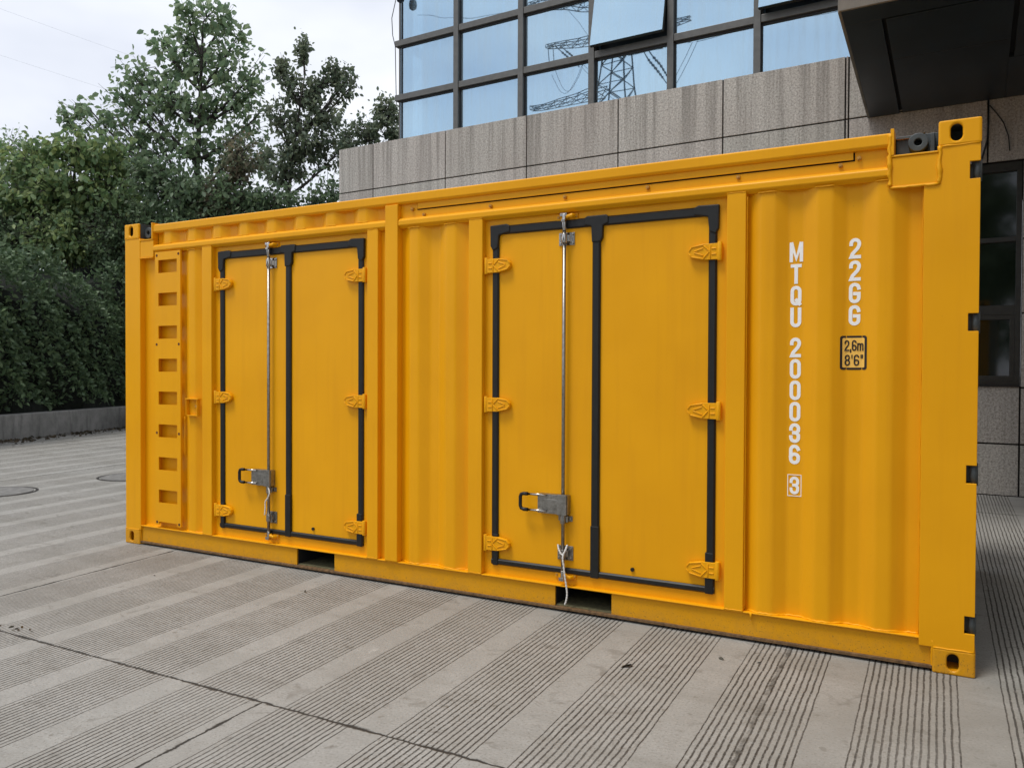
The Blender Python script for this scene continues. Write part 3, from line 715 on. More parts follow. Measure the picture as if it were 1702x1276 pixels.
def stones(mb, xs, zs, y0=0.0, y1=0.03, g=0.0095, skip=lambda x, z: False):
    for a, b in zip(xs, xs[1:]):
        for c, d in zip(zs, zs[1:]):
            if skip((a+b)/2, (c+d)/2): continue
            mb.box(a+g, b-g, y0, y1, c+g, d-g)
xj = [-10.224, -9.42, -7.868, -6.320, -4.784, -3.248, -1.694, -1.655, -0.143, 0.94]
st_ = MB(); stones(st_, xj, [3.842, 4.585, 5.38], skip=lambda x, z: False)
so_ = st_.build('granite_band', GRAN, BLD, 0.004)
lw = MB(); stones(lw, [-10.224, -9.42, -7.868, -6.320, -4.784, -3.248, -2.25], [0.0, 0.60, 1.295, 1.95, 2.60, 3.22, 3.84])
stones(lw, [-2.25, -1.08, 0.205], [0.0, 0.60, 1.270]); stones(lw, [0.205, 0.94], [0.0, 0.60, 1.25, 2.10, 2.95, 3.84])
lw.build('granite_wall', GRAN, BLD, 0.004)
bk = MB(); bk.box(-10.20, -2.26, 0.031, 0.30, 0, 5.37); bk.box(-2.26, 0.21, 0.031, 0.30, 0, 1.262); bk.box(-2.26, 0.21, 0.031, 0.30, 3.85, 5.37); bk.box(0.21, 0.949, 0.031, 0.30, 0, 5.37)
bk.build('wall_core', JOINT, BLD)
# left return and roof terrace behind the band
MB().box(-10.222, -10.0, 0.301, 9.0, 0, 5.37).build('side_wall', GRAN, BLD); MB().box(-10.0, 6.0, 0.301, 9.0, 5.0, 5.2).build('terrace_slab', JOINT, BLD)
# dark window at ground level
wf = MB(); WX0, WX1 = -2.248, 0.203
for a, b, c, d in ((WX0, WX1, 1.272, 1.33), (WX0, WX1, 3.74, 3.84), (WX1-0.055, WX1, 1.33, 3.74), (WX0, WX0+0.055, 1.33, 3.74), (-1.06, -0.98, 1.33, 3.74)): wf.box(a, b, 0.05, 0.16, c, d)
for a, b in ((-0.98, WX1-0.055), (WX0+0.055, -1.06)):
    wf.box(a, b, 0.055, 0.16, 2.09, 2.20); wf.box(a, b, 0.055, 0.16, 2.93, 2.985)
    wf.box(a, b, 0.062, 0.14, 2.035, 2.09); wf.box(a, b, 0.062, 0.14, 1.33, 1.385); wf.box(b-0.05, b, 0.062, 0.14, 1.385, 2.035); wf.box(a, a+0.05, 0.062, 0.14, 1.385, 2.035)
wo = wf.build('window', DARKF, BLD, 0.003); tag(wo, 'dark framed ground-floor window in the shade under the canopy')
for a, b, c, d in ((-0.98, WX1-0.055, 2.985, 3.74), (-0.98, WX1-0.055, 2.20, 2.93), (-0.93, WX1-0.105, 1.385, 2.035), (WX0+0.055, -1.06, 2.985, 3.74), (WX0+0.055, -1.06, 2.20, 2.93), (WX0+0.105, -1.11, 1.385, 2.035)):
    MB().box(a, b, 0.10, 0.106, c, d).build('pane', GLD, wo)
MB().box(-2.26, 0.21, 0.35, 0.38, 1.2, 3.9).build('window_backing', BLACK, BLD)  # plain black sheet closing the opening behind the panes
MB().box(WX0, WX1, -0.03, 0.05, 1.262, 1.272).build('window_sill', JOINT, BLD)
# --- curtain wall
YG = 0.15
mx_ = [-8.95, -7.72, -6.485, -5.26, -4.03, -2.82, -1.6, -0.38, 0.84]
tz = [5.20, 6.115, 7.045, 7.975, 8.905, 9.835]
cw = MB(); hw = 0.047
for i, x in enumerate(mx_):
    a, b = (x-hw, x+hw) if i else (x-0.012, x+0.02)
    cw.box(a, b, YG-0.075 if i else YG-0.01, YG+0.10, 5.0, 9.85)
for z_ in tz[1:]:
    for a, b in zip(mx_, mx_[1:]): cw.box(a+(hw if a != mx_[0] else -0.06), b-hw, YG-0.062, YG+0.10, z_-0.050, z_+0.050)
cwo = cw.build('curtain_wall_frame', ALU, BLD, 0.004)
gk = MB()
for a, b in zip(mx_, mx_[1:]):
    for c, d in zip(tz, tz[1:]):
        x0, x1, z0, z1 = a+hw, b-hw, c+0.05, d-0.05
        gk.box(x0, x1, YG-0.02, YG+0.02, z1-0.028, z1); gk.box(x0, x0+0.014, YG-0.02, YG+0.02, z0, z1-0.028); gk.box(x1-0.008, x1, YG-0.02, YG+0.02, z0, z1-0.028)
gk.build('glazing_gasket', ALUD, cwo)
grng = random.Random(3)
for i, (a, b) in enumerate(zip(mx_, mx_[1:])):
    for j, (c, d) in enumerate(zip(tz, tz[1:])):
        if (i, j) in ((3, 1), (5, 1)): continue
        x0, x1, z0, z1 = a+(hw if i else 0.02), b-hw, c+0.05, d-0.05
        q = MB(); t1, t2 = grng.uniform(-.0012, .0012), grng.uniform(-.0012, .0012)
        q.add([(x0, YG+t1, z0), (x1, YG-t1, z0), (x1, YG-t1+t2, z1), (x0, YG+t1+t2, z1), (x0, YG+.008+t1, z0), (x1, YG+.008-t1, z0), (x1, YG+.008-t1+t2, z1), (x0, YG+.008+t1+t2, z1)],
              [(0,1,2,3),(4,7,6,5),(0,4,5,1),(1,5,6,2),(2,6,7,3),(3,7,4,0)]); q.build('pane', GLASS, cwo)
def open_sash(i, depth, label):
    a, b = mx_[i], mx_[i+1]; x0, x1 = a+hw+0.006, b-hw-0.006; ztop, h = tz[2]-0.05, 0.83
    th = math.asin(depth/h); piv = Vector((0, YG-0.06, ztop))
    def T(mb):
        mb.v = [(x, piv.y+(y)*math.cos(th)+(z)*math.sin(th), piv.z+(z)*math.cos(th)-(y)*math.sin(th)) for x, y, z in mb.v]; return mb
    f = MB(); w = 0.045
    for p_, q_, r_, s_ in ((x0, x1, -w, 0), (x0, x1, -h, -h+0.02), (x0, x0+0.018, -h+0.02, -w), (x1-0.018, x1, -h+0.02, -w)): f.box(p_, q_, -0.004, 0.045, r_, s_)
    fo = T(f).build('window', DARKF, BLD); tag(fo, label)
    T(MB().box(x0+0.004, x1-0.004, -0.012, -0.0045, -h+0.004, -0.01)).build('pane', GLASS, fo)
    d = MB(); d.box(x0, x1, YG+0.16, YG+0.18, tz[1]+0.05, ztop); d.build('dark_opening', ALUD, fo)
open_sash(3, 0.17, 'top-hung sash tilted open, right of the reflected pylon arm'); open_sash(5, 0.17, 'top-hung sash tilted open next to the canopy')
# room behind the corner: glazed side wall, floor and ceiling, back partition
sw = MB(); X_ = -8.95
sw.box(X_-0.01, X_+0.02, YG+0.101, 0.48, 5.2, 9.9)
sw.box(X_-0.01, X_+0.02, 0.80, 9.0, 5.2, 9.9)
for a, b in ((5.2, 5.35), (6.99, 7.18), (8.85, 9.1)): sw.box(X_-0.01, X_+0.02, 0.48, 0.80, a, b)
sw.build('side_wall', INTER, BLD)
MB().box(X_+0.02, 5.9, 4.0, 4.1, 5.2, 9.9).build('room_partition', INTER, BLD); MB().box(X_, 5.9, YG+0.101, 9.0, 9.86, 10.0).build('roof_slab', ALU, BLD)
# --- canopy
def skew(mb):      # the left edge of the canopy is not quite square to the facade
    mb.v = [(x+0.0594*(-y)*max(0.0, (cx1-x)/(cx1-cx0)), y, z) for x, y, z in mb.v]; return mb
can = MB(); cx0, cx1, cy0, cy1, cz0, cz1 = -1.405, 0.948, -3.33, -0.012, 4.60, 6.6
can.box(cx0, cx1, cy0, cy1, cz0, cz1); co = skew(can).build('canopy', SLIT, BLD)
skew(MB().box(cx0-0.02, cx1, cy0-0.03, cy0-0.001, 4.555, 6.62)).build('fascia', FASC, co, 0.004); skew(MB().box(cx0-0.03, cx0-0.001, cy0, cy1, 4.555, 6.62)).build('fascia', FASC, co, 0.004)
sf = MB(); z0, z1 = 4.558, 4.5995; B = 0.33; g_ = 0.018
sf.box(cx0, cx1, cy0, cy0+B, z0, z1); sf.box(cx0, cx0+B, cy0+B+0.002, cy1, z0, z1)
sf.box(cx0+B+g_*2, 0.02, cy0+B+g_*2, -1.92, z0, z1); sf.box(cx0+B+g_*2, 0.02, -1.912, cy1-0.02, z0, z1)
sf.box(0.02+g_*2.5, cx1, cy0+B+g_*2, -1.40, z0, z1); sf.box(0.021, cx1, -1.392, cy1-0.02, z0, z1)
skew(sf).build('soffit', SOFF, co, 0.002)
# added wing, out of view, that keeps light off the recess on the right
wg = MB(); wg.box(0.95, 7.0, -9.5, -0.001, 0, 9.85)
wg.build('added_shade_wing', GRAN, BLD, 0.004)
# --- hanging cables and security lamp (things)
def bw_(x, y, z):
    return BLD.matrix_basis @ Vector((x, y, z))
CAB = simple('black_cable', (0.012, 0.012, 0.012), 0.6)
tag(MB().tube([bw_(-0.143, -0.02, 4.55), bw_(-0.14, -0.02, 4.30), bw_(-0.15, -0.02, 4.10), bw_(-0.21, -0.02, 3.86), bw_(-0.235, -0.02, 3.72)], 0.010, 8).build('cable', CAB), 'thick black cable hanging straight down the shaded granite under the canopy', 'cable')
tag(MB().tube([bw_(-0.13, -0.02, 4.50), bw_(-0.06, -0.02, 4.40), bw_(0.01, -0.02, 4.28), bw_(0.06, -0.02, 4.12), bw_(0.075, -0.02, 3.95)], 0.006, 8).build('cable', CAB), 'thin black cable slanting down to the right across the shaded granite under the canopy', 'cable')
lp = bw_(-8.80, -0.02, 7.75)
lm = empty('security_camera', lp); tag(lm, 'small dark security camera hanging at the upper left corner of the glass front', 'security camera')
q = MB(); q.tube([(0, 0.12, 0.16), (0, 0.02, 0.16), (0, 0, 0.10), (0, 0, 0.05)], 0.018, 10); q.build('bracket', BLACK, lm)
q = MB(); q.tube([(0, 0.0, 0.10), (0, 0, 0.07), (0, 0, 0.0), (0, 0, -0.06), (0, 0, -0.085)], [0.03, 0.062, 0.072, 0.06, 0.025], 16); q.build('housing', simple('navy_plastic', (0.012, 0.018, 0.035), 0.3), lm)
tag(MB().tube([bw_(-9.00, 0.1, 7.80), bw_(-9.07, 0.08, 7.5), bw_(-9.05, 0.08, 7.2), bw_(-9.00, 0.09, 7.0), bw_(-8.985, 0.09, 6.4), bw_(-8.98, 0.1, 5.9)], 0.007, 6).build('cable', CAB), 'thin cable dangling down the left edge of the glass front from the security camera', 'cable')

# --- transmission tower across the yard, behind the camera: seen mirrored in the glass
PYM = simple('galvanised_lattice', (0.045, 0.065, 0.085), 0.6, 0.2, 0.1, 2)
def VM(x, y, z): return bw_(x, 2*YG-y, z)
py = MB(); Yp = 79.0
def pb(a, b, r=0.09): py.tube([VM(*a), VM(*b)], r, 5)
def legs(z):   # centre and half width of the shaft at height z
    t = (z-34)/(39-34); return -40.05+0.03*t, 1.85-0.48*t
zl = [0, 7, 13, 18, 22.5, 26.5, 30, 33, 35.6, 38, 40.2, 42.2, 44.2, 46.2, 48.2]
for sx in (-1, 1):
    for sy in (-1, 1):
        pts = []
        for z_ in zl:
            c, w_ = legs(z_); w_ = max(w_, 0.75); pts.append((c+sx*w_, Yp+sy*w_, z_))
        for a, b in zip(pts, pts[1:]): pb(a, b, 0.11)
for z0_, z1_ in zip(zl, zl[1:]):
    c0, w0 = legs(z0_); c1, w1 = legs(z1_); w0 = max(w0, .75); w1 = max(w1, .75)
    for sy in (-1, 1):
        pb((c0-w0, Yp+sy*w0, z0_), (c1+w1, Yp+sy*w1, z1_), 0.065); pb((c0+w0, Yp+sy*w0, z0_), (c1-w1, Yp+sy*w1, z1_), 0.065); pb((c1-w1, Yp+sy*w1, z1_), (c1+w1, Yp+sy*w1, z1_), 0.05)
        pb((c0+sy*w0, Yp-w0, z0_), (c1+sy*w1, Yp+w1, z1_), 0.065)
def arm(zr, ztop, xt, zt, sgn):
    c = -40.0; x0 = c+sgn*1.0; n = 6
    rows = []
    for k in range(n+1):
        t = k/n; x = x0+(xt-x0)*t; w_ = 0.9*(1-t)+0.35*t
        rows.append([(x, Yp-w_, zr+(zt-zr)*t), (x, Yp+w_, zr+(zt-zr)*t), (x, Yp-w_*.6, ztop+(zt+0.45-ztop)*t), (x, Yp+w_*.6, ztop+(zt+0.45-ztop)*t)])
    for a, b in zip(rows, rows[1:]):
        for q_ in range(4): pb(a[q_], b[q_], 0.06)
        pb(a[0], b[2], 0.045); pb(a[2], b[1], 0.045); pb(a[0], b[1], 0.045); pb(b[0], b[2], 0.04); pb(b[0], b[1], 0.04); pb(a[3], b[0], 0.04)
arm(40.9, 42.4, -49.8, 42.0, -1); arm(40.6, 42.2, -31.0, 41.6, 1); arm(34.2, 35.6, -52.0, 34.8, -1); arm(45.0, 46.6, -51.5, 47.2, -1); arm(39.3, 40.2, -34.5, 38.9, 1); arm(46.0, 47.5, -29.0, 47.5, 1)
def wire(a, b, sag, r=0.028, n=14):
    pts = []
    for k in range(n+1):
        t = k/n; pts.append(VM(*(a[i]+(b[i]-a[i])*t-(sag*4*t*(1-t) if i == 2 else 0) for i in range(3))))
    py.tube(pts, r, 4)
def insul(a, b):
    pts = []; rad = []
    for k in range(25):
        t = k/24; pts.append(VM(*(a[i]+(b[i]-a[i])*t for i in range(3)))); rad.append(0.15 if 0.25 < t < 0.85 and k % 2 else 0.06)
    py.tube(pts, rad, 6)
insul((-36.6, Yp, 39.0), (-33.9, Yp, 34.9)); insul((-36.1, Yp, 39.1), (-33.3, Yp, 35.0)); insul((-48.6, Yp, 42.0), (-45.2, Yp, 38.6)); insul((-48.0, Yp, 42.0), (-44.7, Yp, 38.6))
insul((-35.6, Yp, 39.1), (-30.4, Yp, 38.5)); insul((-34.0, Yp, 39.0), (-29.2, Yp, 38.8))
wire((-49.6, Yp, 42.0), (-49.3, Yp, 39.0), 0, 0.05); wire((-48.9, Yp, 42.0), (-48.7, Yp, 39.3), 0, 0.05)
wire((-49.0, Yp, 38.6), (-44.9, Yp, 38.6), 2.6); wire((-48.6, Yp, 39.3), (-44.6, Yp, 38.9), 2.9); wire((-44.9, Yp, 38.6), (-39, Yp, 33.0), 0.2); wire((-44.5, Yp, 38.6), (-38.3, Yp, 33.2), 0.2)
wire((-30.2, Yp, 38.5), (-34.9, Yp, 32.5), 1.0); wire((-29.6, Yp, 38.7), (-34.0, Yp, 32.5), 1.0)
wire((-29.8, Yp, 38.5), (-8.0, Yp, 38.5), -0.8, 0.035, 20); wire((-29.2, Yp, 38.8), (-8.0, Yp, 39.4), -0.7, 0.035, 20)
wire((-33.9, Yp, 34.9), (-27.0, Yp, 30.0), 0.2); wire((-49.8, Yp, 47.2), (-70, Yp, 50), 0.8, 0.03); wire((-28.0, Yp, 44.0), (0.0, Yp, 51.0), 0.5, 0.03)
wire((-47.4, Yp, 46.5), (-41, Yp, 39.0), 0.1, 0.03)
tag(py.build('transmission_tower', PYM), 'grey lattice transmission tower with cross arms and insulators, mirrored in the glass front', 'pylon')

# faint power lines far behind the trees
def far(a, b, sag, label):
    pts = [Vector(a).lerp(Vector(b), k/24)-Vector((0, 0, sag*4*(k/24)*(1-k/24))) for k in range(25)]
    tag(MB().tube(pts, 0.010, 4).build('power_line', simple('pale_wire', (0.50, 0.53, 0.58), 0.8)), label, 'power line', 'faint power lines over the trees')
far((-110, 20, 51), (-50, 130, 31), 2.0, 'upper one of the two faint power lines at the far left above the trees')
far((-110, 20, 45), (-50, 130, 27), 2.0, 'lower one of the two faint power lines at the far left above the trees')

# ================================================================ RETAINING WALL, HEDGE, TREES
CONC = NT('weathered_concrete'); _P = CONC.pos(); _a = CONC.noise(_P, 2.2, 6, 0.7); _b = CONC.noise(CONC.mapv(_P, (5, 5, 0.9)), 1.0, 5, 0.7)
_c = CONC.ramp(_a, [(0.3, (0.15, 0.15, 0.14)), (0.7, (0.28, 0.275, 0.26))]); _c = CONC.mix(CONC.ramp(_b, [(0.5, 0.0), (0.7, 0.7)]), _c, (0.055, 0.055, 0.05))
CONC = CONC.set(Base_Color=_c, Roughness=0.9, Normal=CONC.bump(_a, 0.4, 0.02))
SOIL = simple('dark_soil', (0.035, 0.028, 0.02), 0.95, 0, 0.4, 8, 0.5)
WA = Vector((-10.24, 4.70, 0)); WD_ = Vector((-1.51, 3.78, 0)).normalized(); WN = Vector((-WD_.y, WD_.x, 0))   # WN points away from the yard (-x)
def hw_(t, d, z): return WA+WD_*t+WN*d+Vector((0, 0, z))
rw = MB(); K = hw_(4.6, 0, 0)
O6 = [hw_(-14, 0, 0), K, Vector((-4.1, 8.75, 0)), Vector((-4.1, 9.0, 0)), hw_(4.45, 0.25, 0), hw_(-14, 0.25, 0)]
vs = [(p_.x, p_.y, -0.05) for p_ in O6]+[(p_.x, p_.y, 0.52) for p_ in O6]
rw.add(vs, [(6, 7, 10, 11), (7, 8, 9, 10), (0, 1, 7, 6), (1, 2, 8, 7), (2, 3, 9, 8), (3, 4, 10, 9), (4, 5, 11, 10), (5, 0, 6, 11)])
tag(rw.build('retaining_wall', CONC, None, 0.02), 'low weathered concrete retaining wall along the foot of the dark hedge', 'wall')
sb = MB(); pts = [hw_(-14, 0.25, 0.46), hw_(4.45, 0.25, 0.46), Vector((-4.1, 9.0, 0.46)), Vector((-4.1, 50, 0.9)), hw_(4, 50, 0.9), hw_(-14, 40, 0.9)]; sb.add([tuple(p_) for p_ in pts], [(0, 5, 4, 1), (1, 4, 3, 2)])
tag(sb.build('planting_bed', SOIL), kind='structure')

def mat_leaf(name, cols, trans=0.45):
    t = NT(name); gi = t.n.new('ShaderNodeNewGeometry'); 
    c = t.ramp(gi.outputs['Random Per Island'], [(i/(len(cols)-1), x) for i, x in enumerate(cols)])
    big = t.noise(gi.outputs['Position'], 0.9, 3)
    c = t.mix(t.ramp(big, [(0.35, 0.0), (0.65, 0.35)]), c, cols[-1])
    t.set(Base_Color=c, Roughness=0.5, Specular_IOR_Level=0.4)
    tl = t.n.new('ShaderNodeBsdfTranslucent'); t.l.new(c, tl.inputs['Color'])
    ms = t.n.new('ShaderNodeMixShader'); ms.inputs[0].default_value = trans; t.l.new(t.b.outputs[0], ms.inputs[1]); t.l.new(tl.outputs[0], ms.inputs[2])
    t.l.new(ms.outputs[0], t.out.inputs['Surface']); return t.m
BARK = simple('bark', (0.055, 0.048, 0.042), 0.9, 0, 0.4, 14, 0.6)
rs = np.random.RandomState(11)
def leaf_mesh(name, C, D, size, mat, parent, wr=0.5, fold=0.25):
    """C: leaf base points, D: leaf directions (n,3); every leaf is a folded pointed blade of 6 vertices"""
    n = len(C); D = D/np.linalg.norm(D, axis=1, keepdims=True)
    up = rs.normal(size=(n, 3)); up -= D*np.sum(up*D, 1, keepdims=True); up /= np.linalg.norm(up, axis=1, keepdims=True)
    S = np.cross(D, up); ln = (size*rs.uniform(0.45, 1.4, n))[:, None]; w = ln*wr*0.5
    droop = np.array([0, 0, -1.0])
    v = np.stack([C, C+D*ln*0.35+S*w+up*w*fold, C+D*ln*0.72+S*w*0.75+up*w*fold+droop*ln*0.05, C+D*ln+droop*ln*0.14, C+D*ln*0.72-S*w*0.75+up*w*fold+droop*ln*0.05, C+D*ln*0.35-S*w+up*w*fold], 1).reshape(-1, 3)
    b = (np.arange(n)*6)[:, None]; q1 = b+np.array([[0, 1, 2, 3]]); q2 = b+np.array([[0, 3, 4, 5]]); F = np.stack([q1, q2], 1).reshape(-1)
    me = bpy.data.meshes.new(name); me.vertices.add(len(v)); me.vertices.foreach_set('co', v.ravel())
    me.loops.add(len(F)); me.loops.foreach_set('vertex_index', F.astype(np.int32)); me.polygons.add(2*n)
    me.polygons.foreach_set('loop_start', np.arange(2*n, dtype=np.int32)*4); me.polygons.foreach_set('loop_total', np.full(2*n, 4, dtype=np.int32))
    me.materials.append(mat); me.update(calc_edges=True); o = bpy.data.objects.new(name, me); return link(o, parent)
def curve(a, b, bend, n=6):
    m = (a+b)/2+bend; return [a*(1-t)**2+m*2*t*(1-t)+b*t*t for t in np.linspace(0, 1, n)]
def tree(name, label, cat, base, top, blobs, ntw, nl, size, mat, group=None, r0=0.14, spread=1.0, wr=0.5, down=0.5, upt=0.0):
    root = empty(name, tuple(base)); tag(root, label, cat, group)
    base = np.array(base, float); top = np.array(top, float)
    wood = MB(); O = Vector(base)
    tp = [base+(top-base)*t+np.array([math.sin(t*5+base[0])*0.12, math.cos(t*4+base[1])*0.12, 0]) for t in np.linspace(0, 1, 12)]
    tp[0] = base
    wood.tube([Vector(p_)-O for p_ in tp], [r0*(1-0.85*k/11) for k in range(12)], 8)
    H = top[2]-base[2]; CC = []; DD = []
    vol = np.array([b_[3]**2*b_[4] for b_ in blobs])**0.75; vol = vol/vol.sum()
    for bi, (bx, by, bz, rr, rz) in enumerate(blobs):
        c = np.array([bx, by, bz])
        hd = np.linalg.norm(c[:2]-top[:2]); za = min(max(bz-0.55*hd-0.6, base[2]+0.15*H), top[2]-0.3); t = (za-base[2])/H
        a = tp[min(11, max(0, int(round(t*11))))]
        lc = curve(a, c, np.array([0, 0, -0.18*hd]), 8); L_ = np.linalg.norm(c-a); rb = max(0.018, min(r0*0.45, 0.02*L_+0.015))
        wood.tube([Vector(p_)-O for p_ in lc], [rb*(1-0.75*k/7) for k in range(8)], 6)
        for k in range(max(12, int(ntw*vol[bi]))):
            dv = rs.normal(size=3); dv /= np.linalg.norm(dv); q = rs.uniform(0.45, 1.05)**0.6
            e = c+dv*np.array([rr, rr, rz])*q
            s_ = lc[rs.randint(3, 8)]
            if upt: e = e+np.array([0, 0, upt*rz*0.3])
            tw = curve(s_, e, np.array([0, 0, rs.uniform(-.1, .15)]), 5); wood.tube([Vector(p_)-O for p_ in tw], [0.012, 0.010, 0.008, 0.006, 0.004], 3)
            m = max(3, int(nl*rs.uniform(0.5, 1.5)))
            tt = rs.uniform(0.35, 1.0, m); A = np.array(tw)
            idx = tt*4; i0 = np.minimum(idx.astype(int), 3); f = (idx-i0)[:, None]
            pp = A[i0]*(1-f)+A[i0+1]*f+rs.normal(size=(m, 3))*size*0.55*spread
            ax = (e-s_)/(np.linalg.norm(e-s_)+1e-6)
            dd = ax*0.5+rs.normal(size=(m, 3))*0.65+np.array([0, 0, -down])
            CC.append(pp); DD.append(dd)
    wood.build('trunk', BARK, root)
    CC = np.concatenate(CC)-base; DD = np.concatenate(DD)
    leaf_mesh('crown', CC, DD, size, mat, root, wr); return root
LG = mat_leaf('leaf_grey_green', [(0.138, 0.220, 0.127), (0.209, 0.314, 0.165), (0.286, 0.363, 0.187), (0.182, 0.264, 0.160)])
LM = mat_leaf('leaf_dark_maple', [(0.105, 0.150, 0.105), (0.165, 0.215, 0.130), (0.215, 0.240, 0.150), (0.130, 0.170, 0.115)])
LY = mat_leaf('leaf_fresh_green', [(0.131, 0.225, 0.100), (0.206, 0.306, 0.119), (0.325, 0.388, 0.138), (0.150, 0.231, 0.125)])
LR = mat_leaf('leaf_reddish', [(0.150, 0.150, 0.095), (0.215, 0.160, 0.110), (0.165, 0.190, 0.110), (0.130, 0.160, 0.090)])
LH = mat_leaf('leaf_hedge', [(0.070, 0.118, 0.062), (0.108, 0.174, 0.082), (0.168, 0.240, 0.114), (0.082, 0.132, 0.074)], 0.25)
LB = mat_leaf('leaf_background', [(0.090, 0.144, 0.084), (0.132, 0.204, 0.106), (0.186, 0.258, 0.132), (0.110, 0.166, 0.094)])

A_ = [(-13.43, 12.44, 11.78, 0.89, 0.75), (-13.82, 12.22, 10.69, 1.33, 0.89), (-14.78, 11.7, 10.3, 0.8, 0.62), (-12.73, 12.82, 10.34, 0.8, 0.89), (-15.25, 11.44, 9.63, 0.75, 0.57), (-16.46, 10.78, 9.04, 0.75, 0.36), (-14.13, 12.05, 9.28, 1.42, 0.89), (-13.04, 12.65, 9.11, 1.07, 0.89), (-12.27, 13.07, 9.64, 0.44, 0.53), (-14.91, 11.63, 8.57, 1.07, 0.71), (-13.67, 12.31, 7.87, 1.24, 0.89), (-15.76, 11.16, 8.83, 0.71, 0.44), (-12.18, 13.12, 10.25, 0.6, 0.7), (-12.1, 13.16, 8.95, 0.75, 0.7), (-12.57, 12.9, 8.05, 0.8, 0.7), (-11.95, 13.24, 7.7, 0.7, 0.7), (-15.46, 11.33, 10.2, 0.55, 0.5), (-15.8, 11.15, 9.6, 0.6, 0.45), (-14.65, 11.75, 11.1, 0.42, 0.35), (-16.85, 10.55, 9.12, 0.5, 0.22), (-17.2, 10.35, 8.95, 0.3, 0.18), (-15.0, 11.6, 7.8, 0.9, 0.6), (-13.95, 12.1, 11.95, 0.42, 0.5), (-13.0, 12.7, 11.75, 0.45, 0.6), (-14.15, 12.0, 11.3, 0.5, 0.5), (-12.7, 12.85, 11.15, 0.5, 0.5)]
B_ = [(-9.55, 12.28, 9.89, 0.23, 0.49), (-10.09, 11.98, 9.47, 0.23, 0.36), (-8.81, 12.68, 9.32, 0.26, 0.41), (-8.44, 12.88, 9.04, 0.2, 0.52), (-9.61, 12.25, 8.96, 0.68, 0.57), (-9.04, 12.56, 8.32, 0.68, 0.65), (-10.04, 12.01, 8.23, 0.62, 0.65), (-9.4, 12.36, 7.51, 0.85, 0.62), (-9.97, 12.05, 6.94, 0.81, 0.73), (-8.69, 12.75, 7.35, 0.41, 0.57)]
B_ += [(-9.55, 12.28, 10.15, 0.13, 0.42), (-10.09, 11.98, 9.65, 0.12, 0.40), (-8.81, 12.68, 9.55, 0.13, 0.42), (-8.46, 12.86, 9.32, 0.12, 0.40), (-9.2, 12.4, 9.0, 0.16, 0.5)]
C_ = [(-9.44, 15.76, 9.36, 0.41, 0.7), (-10.04, 15.43, 8.86, 0.56, 0.33), (-9.23, 15.87, 8.62, 0.46, 0.46), (-10.57, 15.14, 8.43, 0.41, 0.46)]
D_ = [(-15.09, 8.11, 6.86, 0.86, 0.65), (-13.93, 8.74, 7.13, 0.93, 0.54), (-13.14, 9.17, 6.93, 0.78, 0.65), (-15.36, 7.96, 5.96, 0.93, 0.93), (-14.21, 8.59, 6.05, 1.4, 0.86), (-12.98, 9.26, 5.98, 0.93, 0.93), (-16.2, 7.4, 6.0, 0.9, 0.9)]
E_ = [(-9.75, 9.89, 5.7, 1.04, 0.59), (-8.71, 10.46, 5.63, 0.89, 0.52), (-7.61, 11.06, 5.78, 0.56, 0.67), (-9.1, 10.2, 4.7, 1.3, 0.7)]
E2 = [(-9.55, 10.0, 6.58, 0.56, 0.81), (-10.0, 9.8, 5.6, 0.7, 0.7)]
E3 = [(-10.79, 9.32, 5.76, 0.96, 0.67), (-11.43, 8.97, 6.2, 0.67, 0.67), (-10.6, 9.4, 4.8, 1.1, 0.7)]
F_ = [(-15.02, 7.83, 4.68, 1.29, 0.88), (-16.06, 7.24, 4.65, 1.06, 0.88)]
F2 = [(-13.88, 8.46, 4.77, 1.29, 0.81)]
F3 = [(-12.87, 9.01, 4.77, 0.96, 0.96), (-12.06, 9.44, 5.15, 0.81, 0.81)]
tree('tall_tree', 'tallest tree, an airy broad-leaved one rising over the left end of the container', 'tree', (-14.6, 12.6, 0.6), (-13.5, 12.4, 11.6), A_, 470, 10, 0.18, LG, r0=0.17, wr=0.62)
tree('maple_tree', 'dark upright tree with pointed leader shoots between the tallest tree and the building', 'tree', (-10.6, 12.2, 0.6), (-9.5, 12.3, 9.3), B_, 300, 14, 0.13, LM, r0=0.11, wr=0.6, down=0.3, upt=0.4)
tree('slender_tree', 'slender tree half hidden by the left edge of the glass front', 'tree', (-9.6, 15.9, 0.6), (-9.4, 15.8, 9.0), C_, 130, 15, 0.14, LM, r0=0.09, wr=0.6)
tree('bushy_tree', 'broad bushy tree with fresh green leaves above the hedge at the left edge', 'tree', (-14.3, 8.6, 0.6), (-14.2, 8.6, 6.6), D_, 560, 15, 0.16, LY, r0=0.13, wr=0.6)
tree('small_tree', 'low dense tree directly behind the container roof next to the building', 'tree', (-9.0, 10.4, 0.6), (-9.0, 10.4, 5.6), E_, 340, 14, 0.12, LB, r0=0.09, wr=0.6)
tree('small_tree', 'small tree with reddish foliage in front of the trunk of the tallest tree', 'tree', (-9.7, 10.0, 0.6), (-9.6, 10.0, 6.3), E2, 150, 15, 0.11, LR, r0=0.07, wr=0.6)
tree('small_tree', 'low green tree just above the left corner of the container', 'tree', (-10.9, 9.3, 0.6), (-10.9, 9.3, 5.8), E3, 320, 14, 0.13, LB, r0=0.08, wr=0.6)
tree('shrub', 'dark leafy shrub rising above the hedge at the left edge of the picture', 'shrub', (-15.4, 7.6, 0.5), (-15.3, 7.6, 4.4), F_, 320, 15, 0.11, LB, r0=0.05, wr=0.6)
tree('shrub', 'yellow-green shrub above the middle of the hedge', 'shrub', (-13.9, 8.45, 0.5), (-13.9, 8.45, 4.5), F2, 260, 15, 0.12, LY, r0=0.05, wr=0.6)
